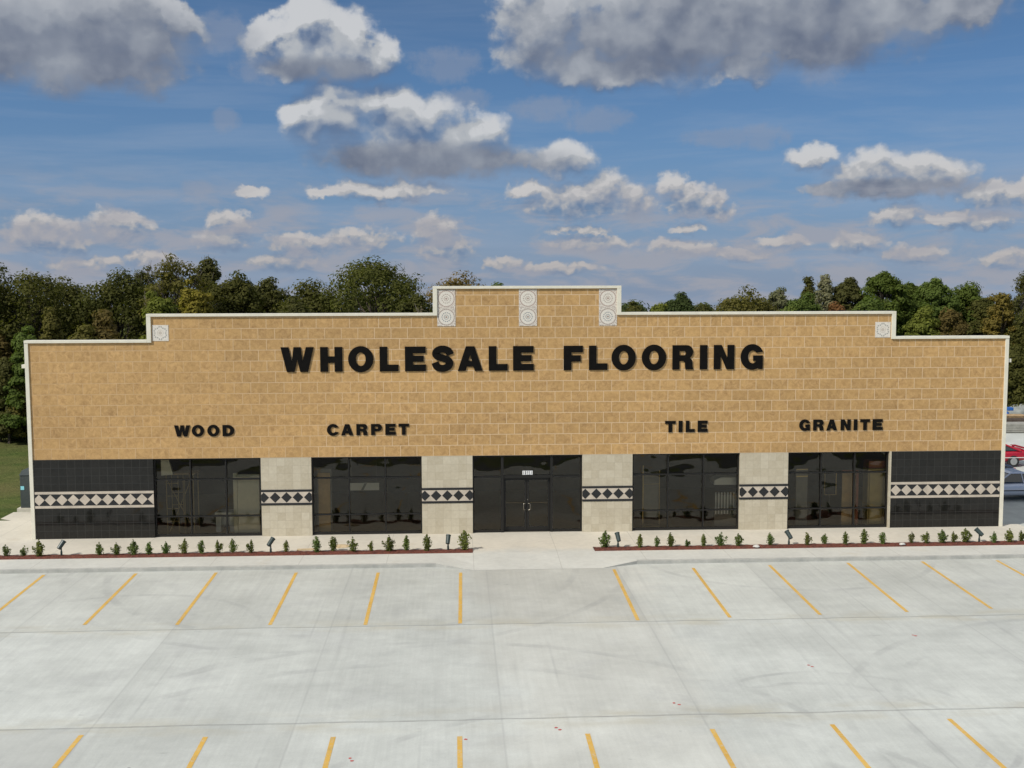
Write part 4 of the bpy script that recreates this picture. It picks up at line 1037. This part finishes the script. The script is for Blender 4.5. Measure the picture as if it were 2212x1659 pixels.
# ------------------------------------------------------------------ cars at the right of the building
M_TYRE = plain('tyre_rubber', (.018,.018,.018), .8, var=.1); M_RIM = plain('alloy_rim', (.5,.5,.5), .3, metal=.9, var=.05)
M_CARGL = plain('car_glass', (.012,.016,.018), .06, var=.05, spec=.8)
def car(name, x, y, paint, roof_h, length, label, sport=False, z=LOT):
    """nose towards -x; left flank towards the street"""
    o = tag(empty(name, (x, y, z)), label, 'car', 'cars parked beside the building')
    L, Wd = length, 1.76; hw = Wd/2
    # stations along the car: (s, belt height, half width, bottom)
    st = [(-L/2, .55, .62, .32), (-L/2+.12, .66, .76, .24), (-L/2+.6, .74, .85, .20), (-.55*L/2-.1, .80, hw, .18), (-.2, .88, hw, .18), (.25*L/2+.3, .90, hw, .18), (L/2-.75, .90 if not sport else .93, .86, .20), (L/2-.15, .86 if not sport else .93, .80, .28), (L/2, .74, .70, .36)]
    ring = []
    for s, hb, w_, zb in st:
        ring.append([(s, -w_*.93, zb), (s, -w_, (zb+hb)*.45), (s, -w_*.985, hb*.78), (s, -w_*.90, hb), (s, 0, hb+.035), (s, w_*.90, hb), (s, w_*.985, hb*.78), (s, w_, (zb+hb)*.45), (s, w_*.93, zb)])
    mb = MB(); n = 9; vs = [(x+a, y+b_, z+c) for rg in ring for a, b_, c in rg]; fs = []
    for i in range(len(ring)-1):
        for j in range(n-1): fs.append((i*n+j, i*n+j+1, (i+1)*n+j+1, (i+1)*n+j))
        fs.append((i*n+n-1, i*n, (i+1)*n, (i+1)*n+n-1))
    fs.append(tuple(range(n-1, -1, -1))); fs.append(tuple((len(ring)-1)*n+j for j in range(n)))
    mb.add(vs, fs); body = mb.build('body', paint, o, smooth=True)
    md = body.modifiers.new('sub', 'SUBSURF'); md.levels = 1; md.render_levels = 2
    # cabin: roof shell and glass band
    xs0, xs1, xr0, xr1 = -.62, L/2-(.55 if sport else .7), .05, L/2-(1.35 if sport else 1.45)
    hb = .87; wr = .60; wb = .80
    def P(a, b_, c): return (x+a, y+b_, z+c)
    mb = MB(); mb.add([P(xs0,-wb,hb),P(xs1,-wb,hb),P(xs1,wb,hb),P(xs0,wb,hb),P(xr0,-wr,roof_h-.03),P(xr1,-wr,roof_h-.03),P(xr1,wr,roof_h-.03),P(xr0,wr,roof_h-.03)], [(0,3,2,1),(4,5,6,7),(0,1,5,4),(1,2,6,5),(2,3,7,6),(3,0,4,7)])
    mb.build('window_glass', M_CARGL, o, bevel=.03)
    mb = MB(); mb.add([P(xr0-.06,-wr-.02,roof_h-.035),P(xr1+.06,-wr-.02,roof_h-.035),P(xr1+.06,wr+.02,roof_h-.035),P(xr0-.06,wr+.02,roof_h-.035),P(xr0+.1,-wr+.12,roof_h+.03),P(xr1-.1,-wr+.12,roof_h+.03),P(xr1-.1,wr-.12,roof_h+.03),P(xr0+.1,wr-.12,roof_h+.03)], [(0,3,2,1),(4,5,6,7),(0,1,5,4),(1,2,6,5),(2,3,7,6),(3,0,4,7)])
    mb.build('roof', paint, o, bevel=.02)
    for sy in (-1, 1):
        for (a, c, ra) in ((xs0, xr0, .035), (xs1, xr1, .06), ((xs0+xs1)/2+.1, (xr0+xr1)/2+.12, .03)):
            mb = MB(); mb.tube([P(a, sy*(wb+.005), hb), P(c, sy*(wr+.01), roof_h-.02)], [ra, ra*.8], 6); mb.build('pillar', paint, o)
        for wx in (-L/2+.85, L/2-.95):
            mb = MB(); yc = sy*(hw-.09)
            mb.tube([P(wx, yc-.1, .31), P(wx, yc-.085, .31), P(wx, yc+.085, .31), P(wx, yc+.1, .31)], [.27, .31, .31, .27], 24); wh = mb.build('wheel', M_TYRE, o)
            mb = MB(); mb.tube([P(wx, yc+sy*.095, .31), P(wx, yc+sy*.112, .31)], .19, 16); mb.build('rim', M_RIM, wh)
        mb = MB(); mb.box(x+L/2-.05, x+L/2+.012, y+sy*.5-.14, y+sy*.5+.14, z+.60, z+.72); mb.build('tail_light', M_REDPAINT, o)
        mb = MB(); mb.box(x-L/2-.01, x-L/2+.06, y+sy*.45-.12, y+sy*.45+.12, z+.48, z+.58); mb.build('headlight', M_LENS, o)
    mb = MB(); mb.box(x-L/2+.3, x+L/2-.3, y-hw-.012, y-hw+.03, z+.50, z+.535); mb.build('side_trim', M_TYRE if not sport else M_WHITE, o)
    mb = MB(); mb.tube([P(L/2-.02, -.72, .45), P(L/2+.05, 0, .45), P(L/2-.02, .72, .45)], .07, 8); mb.build('bumper', paint, o)
    if sport:
        mb = MB(); mb.box(x+L/2-.35, x+L/2-.08, y-.72, y+.72, z+.97, z+1.0); mb.box(x+L/2-.28, x+L/2-.14, y-.7, y-.66, z+.88, z+.97); mb.box(x+L/2-.28, x+L/2-.14, y+.66, y+.7, z+.88, z+.97); mb.build('spoiler', paint, o)
    return o
def carpaint(n, c): return plain(n, c, .22, metal=.15, var=.03, spec=.6)
car('silver_car', 22.2, 6.3, carpaint('silver_paint', (.50,.54,.64)), 1.28, 4.5, 'pale silver coupe parked nose to the building, nearest of the three cars')
car('dark_car', 22.6, 10.9, carpaint('navy_paint', (.02,.024,.035)), 1.35, 4.5, 'dark blue car between the silver coupe and the red car')
car('red_car', 25.75, 15.7, carpaint('red_car_paint', (.42,.010,.03)), 1.22, 4.6, 'bright red sports car at the back of the parking row', True)

# ------------------------------------------------------------------ stone yard far right
M_BLUE = plain('blue_tarp', (.03,.13,.42), .5, var=.2, scale=4); M_WOODP = plain('pallet_wood', (.40,.27,.14), .85, var=.25, scale=5); M_SLABS = plain('grey_slab', (.30,.29,.25), .8, var=.2, scale=4)
p = gz(2178, 897, -.15); yb_ = p[1]
def yx(u, y): return gy(u, 900, y)[0]
def yz(u, v, y): return gy(u, v, y)[2]
zt = yz(2182, 857, 37); blob('boulder', yx(2183, 37), 37, zt/2-.2, .62, .55, zt/2+.25, M_ROCK, 'tall pale boulder in the stone yard at the right edge', 'boulder', 5, .16)
zt = yz(2204, 874, 35.5); blob('boulder', yx(2206, 35.5), 35.5, zt/2-.2, 1.0, .8, zt/2+.25, M_ROCK2, 'low grey boulder in the stone yard at the right edge', 'boulder', 6, .16)
x_ = yx(2172, 33); r = tag(empty('water_tank', (x_, 33, -.12)), 'small blue plastic tank in the stone yard behind the building corner', 'tank')
mb = MB(); mb.tube([(x_, 33, -.1), (x_, 33, 0), (x_, 33, .62), (x_, 33, .74), (x_, 33, .78)], [.2, .24, .24, .2, .1], 16); mb.build('body', M_BLUE, r)
mb = MB(); mb.tube([(x_, 33, .78), (x_, 33, .85)], .09, 12); mb.build('lid', M_BLUE, r)
mb = MB(); mb.box(x_+.0, x_+.42, 32.7, 33.2, .86, 1.08); mb.build('cover', M_BLUE, r, bevel=.03)
def pallet(x, y, z, w, label):
    r = tag(empty('pallet', (x, y, z)), label, 'pallet')
    mb = MB()
    for i in range(6): mb.box(x-w/2+i*w/6, x-w/2+i*w/6+w/8, y-.6, y+.6, z+.12, z+.145)
    mb.build('deck', M_WOODP, r)
    mb = MB()
    for yy in (-.55, 0, .5): mb.box(x-w/2, x+w/2, y+yy, y+yy+.08, z+.02, z+.118)
    mb.build('runner', M_WOODP, r)
pallet(yx(2190, 31), 31, .62, 1.7, 'tan wooden pallet on the grey slab stack at the right edge')
r = tag(empty('slab_stack', (yx(2195, 31), 31, LOT)), 'stack of dark stone slabs under the wooden pallet', 'slab stack')
for i in range(5):
    mb = MB(); q = random.uniform(-.06, .06); mb.box(r.location.x-1.2+q, r.location.x+1.3+q, 30.3, 31.7, LOT+.02+i*.145, LOT+.15+i*.145); mb.build('slab', plain('dark_slab', (.12,.09,.07), .8, var=.2), r, bevel=.015)
r = tag(empty('slab_stack', (yx(2180, 29), 29, LOT)), 'low stack of grey stone slabs nearest the driveway', 'slab stack')
for i in range(4):
    mb = MB(); q = random.uniform(-.12, .12); mb.box(r.location.x-1.3+q, r.location.x+1.2+q, 28.4, 29.5, LOT+.02+i*.15, LOT+.155+i*.15); mb.build('slab', M_SLABS, r, bevel=.015)

# ------------------------------------------------------------------ sky: Nishita with procedural cumulus laid out by azimuth and elevation
SUN_EL, SUN_DIR = math.radians(43), Vector((-.80, -.60, 0)).normalized()      # towards the sun
az_sun = math.atan2(SUN_DIR.x, SUN_DIR.y)
w = bpy.data.worlds.new('World'); sc.world = w; w.use_nodes = True
nt = w.node_tree; nt.nodes.clear(); t = NT(nt)
SKY_STRENGTH = .10
def pix(u, v):
    e = ray(u, v); return math.degrees(math.atan2(e[0], e[1])), math.degrees(math.atan2(e[2], math.hypot(e[0], e[1])))
BL = [  # u, v, half width, half height (px)
 (180,120,210,62),(920,345,235,42),(1300,165,130,30),(130,50,250,90),(60,90,170,90),(250,120,150,60),(375,30,42,62),(40,20,110,60),
 (690,100,140,78),(655,55,58,50),(745,110,112,58),(585,65,46,32),(790,110,70,42),(620,135,60,30),
 (720,255,108,76),(810,225,124,58),(880,265,124,72),(1005,285,100,56),(900,330,220,52),(650,240,52,34),
 (1215,348,76,40),(1260,435,150,48),(1302,405,58,46),(1370,440,46,46),(1135,412,52,24),
 (1450,398,40,34),(1495,432,74,36),(1550,455,50,18),(830,412,170,26),(700,415,40,16),(540,418,34,14),
 (1750,335,58,25),(1885,372,105,42),(1990,372,112,42),(1930,402,170,28),(2145,420,76,34),(2215,410,30,30),
 (1935,466,58,30),(2090,476,120,22),
 (85,505,84,48),(150,525,50,30),(260,492,68,40),(500,488,48,36),(480,520,70,25),(650,530,82,32),(780,520,84,32),(940,500,54,44),(965,545,72,40),(620,568,90,22),
 (1270,527,110,25),(1250,497,80,12),(1480,537,80,22),(1680,527,70,18),(1850,527,60,28),(1975,552,72,24),(2175,565,60,24),(1485,495,46,14),(1600,552,70,14),(1085,572,50,20),(190,575,90,22),(330,560,60,22),(1200,580,110,14),
 (1600,40,460,110),(1160,60,112,105),(1300,150,210,46),(1450,80,200,100),(1590,155,90,28),(2075,18,66,52),(1950,30,120,60),(1750,95,250,48),
]
def group_field():
    gt = bpy.data.node_groups.new('cloud_field', 'ShaderNodeTree')
    gt.interface.new_socket('P', in_out='INPUT', socket_type='NodeSocketVector')
    gt.interface.new_socket('Field', in_out='OUTPUT', socket_type='NodeSocketFloat')
    gt.interface.new_socket('Form', in_out='OUTPUT', socket_type='NodeSocketFloat')
    g = NT(gt); gi = g.n('NodeGroupInput'); go = g.n('NodeGroupOutput')
    P0 = gi.outputs[0]; s = g.sep(P0)
    sc_ = g.math('MAXIMUM', g.math('ADD', s[1], 2.6), .9)              # clouds shrink towards the horizon
    bl = g.mr(s[1], 3.0, 9.0, 0, 1, True)
    qa = g.vm('MULTIPLY', P0, (1/12.5, 1/11.0, 0)); qb = g.vm('ADD', g.vm('MULTIPLY', P0, (1/5.6, 1/4.6, 0)), (7.3, 2.1, 0))
    def two(fn): return fn(qa), fn(qb)
    def wn(q): return g.n('ShaderNodeTexNoise', noise_dimensions='2D', ins={'Vector': q, 'Scale': 4.2, 'Detail': 5.0, 'Roughness': .56}).outputs['Color']
    wv = g.vm('SUBTRACT', g.mix(bl, *two(wn)[::-1]), (.5, .5, .5))
    sc1 = g.vm('SCALE', wv); g.set(sc1.node.inputs['Scale'], g.math('MULTIPLY', sc_, .22))
    Pw = g.vm('MULTIPLY', g.vm('ADD', P0, sc1), (1, 1, 0))
    f = None
    for u, v, hw, hh in BL:
        a, e = pix(u, v); rx = hw/42.0; ry = hh/42.0
        m = g.vm('MULTIPLY_ADD', Pw, (1/rx, 1/ry, 0), (-a/rx, -e/ry, 0)); d = g.vm('DOT_PRODUCT', m, m)
        f = d if f is None else g.n('ShaderNodeMath', operation='SMOOTH_MIN', ins={0: f, 1: d, 2: .35}).outputs[0]
    B = g.math('MAXIMUM', g.math('MULTIPLY', g.math('SUBTRACT', 1.22, f), 1.35), -3.0)
    Bs = g.n('ShaderNodeMath', operation='SMOOTH_MAX', ins={0: B, 1: -.35, 2: .5}).outputs[0]
    def vo(q):
        nd = g.n('ShaderNodeTexVoronoi', voronoi_dimensions='2D', feature='SMOOTH_F1', ins={'Vector': g.vm('ADD', q, g.vm('MULTIPLY', wv, (.16, .16, 0))), 'Scale': 8.0, 'Detail': 1.0, 'Roughness': .5, 'Lacunarity': 2.2, 'Smoothness': .5}); return nd.outputs['Distance']
    def lerp(ab): return g.math('ADD', g.math('MULTIPLY', ab[0], bl), g.math('MULTIPLY', ab[1], g.math('SUBTRACT', 1.0, bl)))
    bil = g.math('SUBTRACT', .42, lerp(two(vo)))
    nz = g.math('SUBTRACT', lerp(two(lambda q: g.n('ShaderNodeTexNoise', noise_dimensions='2D', ins={'Vector': q, 'Scale': 10.0, 'Detail': 6.0, 'Roughness': .6}).outputs[0])), .5)
    D = g.math('ADD', B, g.math('ADD', g.math('MULTIPLY', bil, .55), g.math('MULTIPLY', nz, .70)))
    Fm = g.math('ADD', g.math('MULTIPLY', Bs, .8), g.math('ADD', g.math('MULTIPLY', bil, .80), g.math('MULTIPLY', nz, .36)))
    g.set(go.inputs[0], D); g.set(go.inputs[1], Fm)
    return gt
gt = group_field()
geo = t.n('ShaderNodeNewGeometry'); inc = t.vm('SCALE', geo.outputs['Incoming']); inc.node.inputs['Scale'].default_value = -1.0
s = t.sep(inc)
az = t.math('MULTIPLY', t.math('ARCTAN2', s[0], s[1]), 57.29578)
el = t.math('MULTIPLY', t.math('ARCSINE', s[2]), 57.29578)
P0 = t.comb(az, el)
def field(p):
    nd = nt.nodes.new('ShaderNodeGroup'); nd.node_tree = gt; t.set(nd.inputs[0], p); return nd.outputs
lsc = t.math('MAXIMUM', t.math('ADD', el, 2.6), .6)
dv = t.vm('SCALE', (-.30, 1.0, 0.0)); t.set(dv.node.inputs['Scale'], t.math('MULTIPLY', lsc, .085))
(D0, L0), (_, L1) = field(P0), field(t.vm('ADD', P0, dv))
up = t.math('SUBTRACT', L0, L1)
core = t.mr(D0, .2, 1.5, 0, 1, True)
lit = t.mr(t.math('ADD', up, t.math('MULTIPLY', core, -.05)), -.55, .92)
# big flat clouds overhead are seen from below: grey
DARK = [(200,105,290,112),(1640,55,520,95),(1330,120,210,55),(930,350,270,40),(700,150,120,26),(1930,408,190,20)]
dk = None
for u, v, hw, hh in DARK:
    a, e = pix(u, v); rx, ry = hw/42.0, hh/42.0
    m = t.vm('MULTIPLY_ADD', P0, (1/rx, 1/ry, 0), (-a/rx, -e/ry, 0)); d = t.vm('DOT_PRODUCT', m, m)
    dk = d if dk is None else t.math('MINIMUM', dk, d)
dark = t.mr(t.math('ADD', dk, t.math('MULTIPLY', t.math('SUBTRACT', t.noise(P0, .35, 4, .6), .5), 1.6)), .2, 1.7, 1, 0, True)
soft = t.mr(up, -.5, .6, 2.2, 1.05, True)          # bases are ragged and thin, tops crisp
alpha = t.mr(t.math('ADD', D0, t.math('MULTIPLY', dark, .75)), -.18, soft, 0, 1, True)
low = t.mr(el, 1.0, 7.0, 1, 0)
sky = t.n('ShaderNodeTexSky', sky_type='NISHITA', sun_disc=False, sun_elevation=SUN_EL, sun_rotation=az_sun, air_density=1.0, dust_density=.6, ozone_density=2.0, altitude=50)
lift = t.comb(s[0], s[1], t.math('ADD', t.math('MULTIPLY', s[2], 1.9), .05))
t.set(sky.inputs['Vector'], t.vm('NORMALIZE', lift))
blue = t.mix(1.0, sky.outputs[0], C3(.53, .69, .78), 'MULTIPLY')
EXPO = .44
K = 1.0/SKY_STRENGTH/2**EXPO
def kc(h, m=1.0): c = hexc(h); return (c[0]*K*m, c[1]*K*m, c[2]*K*m, 1)
haze = t.mix(t.mr(el, -1, 11.5, .97, 0, True), blue, t.mix(t.mr(el, .5, 6.5, 1, 0, True), kc('6c84a1'), kc('8190a8')))
cir = t.noise(t.vm('MULTIPLY', P0, (.06, .55, 0)), 1.0, 6, .6, .4)
haze = t.mix(t.math('MULTIPLY', t.mr(cir, .44, .74, 0, .55), t.mr(el, 13, 5, .35, 1)), haze, kc('97a6bc'))
def ramp(a_, b_, c_, d_):
    r_ = t.mix(t.mr(lit, 0, .42, 0, 1, True), kc(a_), kc(b_)); r_ = t.mix(t.mr(lit, .35, .72, 0, 1, True), r_, kc(c_)); return t.mix(t.mr(lit, .72, 1, 0, 1, True), r_, kc(d_))
cl = t.mix(low, ramp('62708a', '8f99a9', 'b2b6bb', 'c9cbce'), ramp('687b98', '8a95a6', 'b0aba8', 'c6bcb3'))
cl = t.mix(t.math('MULTIPLY', dark, .92), cl, t.mix(t.math('ADD', t.math('MULTIPLY', t.mr(lit, .25, 1), .36), t.math('MULTIPLY', t.mr(t.noise(P0, .22, 4, .55), .36, .66), .62)), kc('687184'), kc('a2a8b1')))
wk = None
for u, v, hw, hh in [(488,262,34,26),(480,70,52,46),(432,412,34,18),(1180,235,80,30),(1290,258,80,30),(1645,295,60,28),(1775,155,50,32),(965,140,80,40),(1000,215,60,26),(560,150,60,30),(1560,300,90,22),(430,410,40,20),(620,465,45,18)]:
    a, e = pix(u, v); rx, ry = hw/42.0, hh/42.0
    m = t.vm('MULTIPLY_ADD', P0, (1/rx, 1/ry, 0), (-a/rx, -e/ry, 0)); d = t.vm('DOT_PRODUCT', m, m)
    wk = d if wk is None else t.math('MINIMUM', wk, d)
wk = t.mr(t.math('ADD', wk, t.math('MULTIPLY', t.math('SUBTRACT', t.noise(P0, 1.1, 5, .62), .5), 2.6)), .1, 1.3, .42, 0, True)
haze = t.mix(wk, haze, kc('8f97a8'))
fin = t.mix(t.math('MULTIPLY', alpha, t.mr(el, .2, 5, .66, .97)), haze, cl)
# thin broken deck of small far clouds low over the trees
far = t.n('ShaderNodeTexNoise', noise_dimensions='2D', ins={'Vector': t.vm('MULTIPLY', P0, (.26, .95, 0)), 'Scale': 1.0, 'Detail': 6.0, 'Roughness': .58, 'Distortion': .3}).outputs[0]
fin = t.mix(t.math('MULTIPLY', t.mr(far, .38, .64, 0, .7, True), t.mr(el, 6.5, 2.5, 0, 1, True)), fin, kc('a2a2aa'))
# under the horizon stays plain sky
fin = t.mix(t.mr(el, -6, -3, 1, 0), fin, haze)
zq = t.math('MAXIMUM', s[2], .12); ov = t.vm('DIVIDE', inc, t.comb(zq, zq, zq))  # bright cloud cover added high up, out of view, to lift the ambient light
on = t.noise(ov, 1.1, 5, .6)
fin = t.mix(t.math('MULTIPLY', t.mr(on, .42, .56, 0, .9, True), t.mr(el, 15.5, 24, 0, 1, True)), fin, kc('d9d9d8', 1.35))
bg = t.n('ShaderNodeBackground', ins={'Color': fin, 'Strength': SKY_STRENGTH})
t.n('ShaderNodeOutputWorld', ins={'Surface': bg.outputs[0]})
w.cycles.sampling_method = 'MANUAL'; w.cycles.sample_map_resolution = 512

sd = bpy.data.lights.new('sun', 'SUN'); sd.energy = 2.6; sd.angle = math.radians(.53); sd.color = (1.0, .955, .88)
so = bpy.data.objects.new('sun', sd); COL.objects.link(so)
sv = Vector((SUN_DIR.x*math.cos(SUN_EL), SUN_DIR.y*math.cos(SUN_EL), math.sin(SUN_EL)))
so.rotation_euler = sv.to_track_quat('Z', 'Y').to_euler(); so.location = sv*60
vs_ = sc.view_settings; vs_.view_transform = 'Standard'; vs_.look = 'None'; vs_.exposure = EXPO; vs_.gamma = 1.0
sc.cycles.max_bounces = 8; sc.cycles.transparent_max_bounces = 12; sc.cycles.diffuse_bounces = 3
sc.cycles.caustics_reflective = False; sc.cycles.caustics_refractive = False
sc.cycles.use_denoising = True
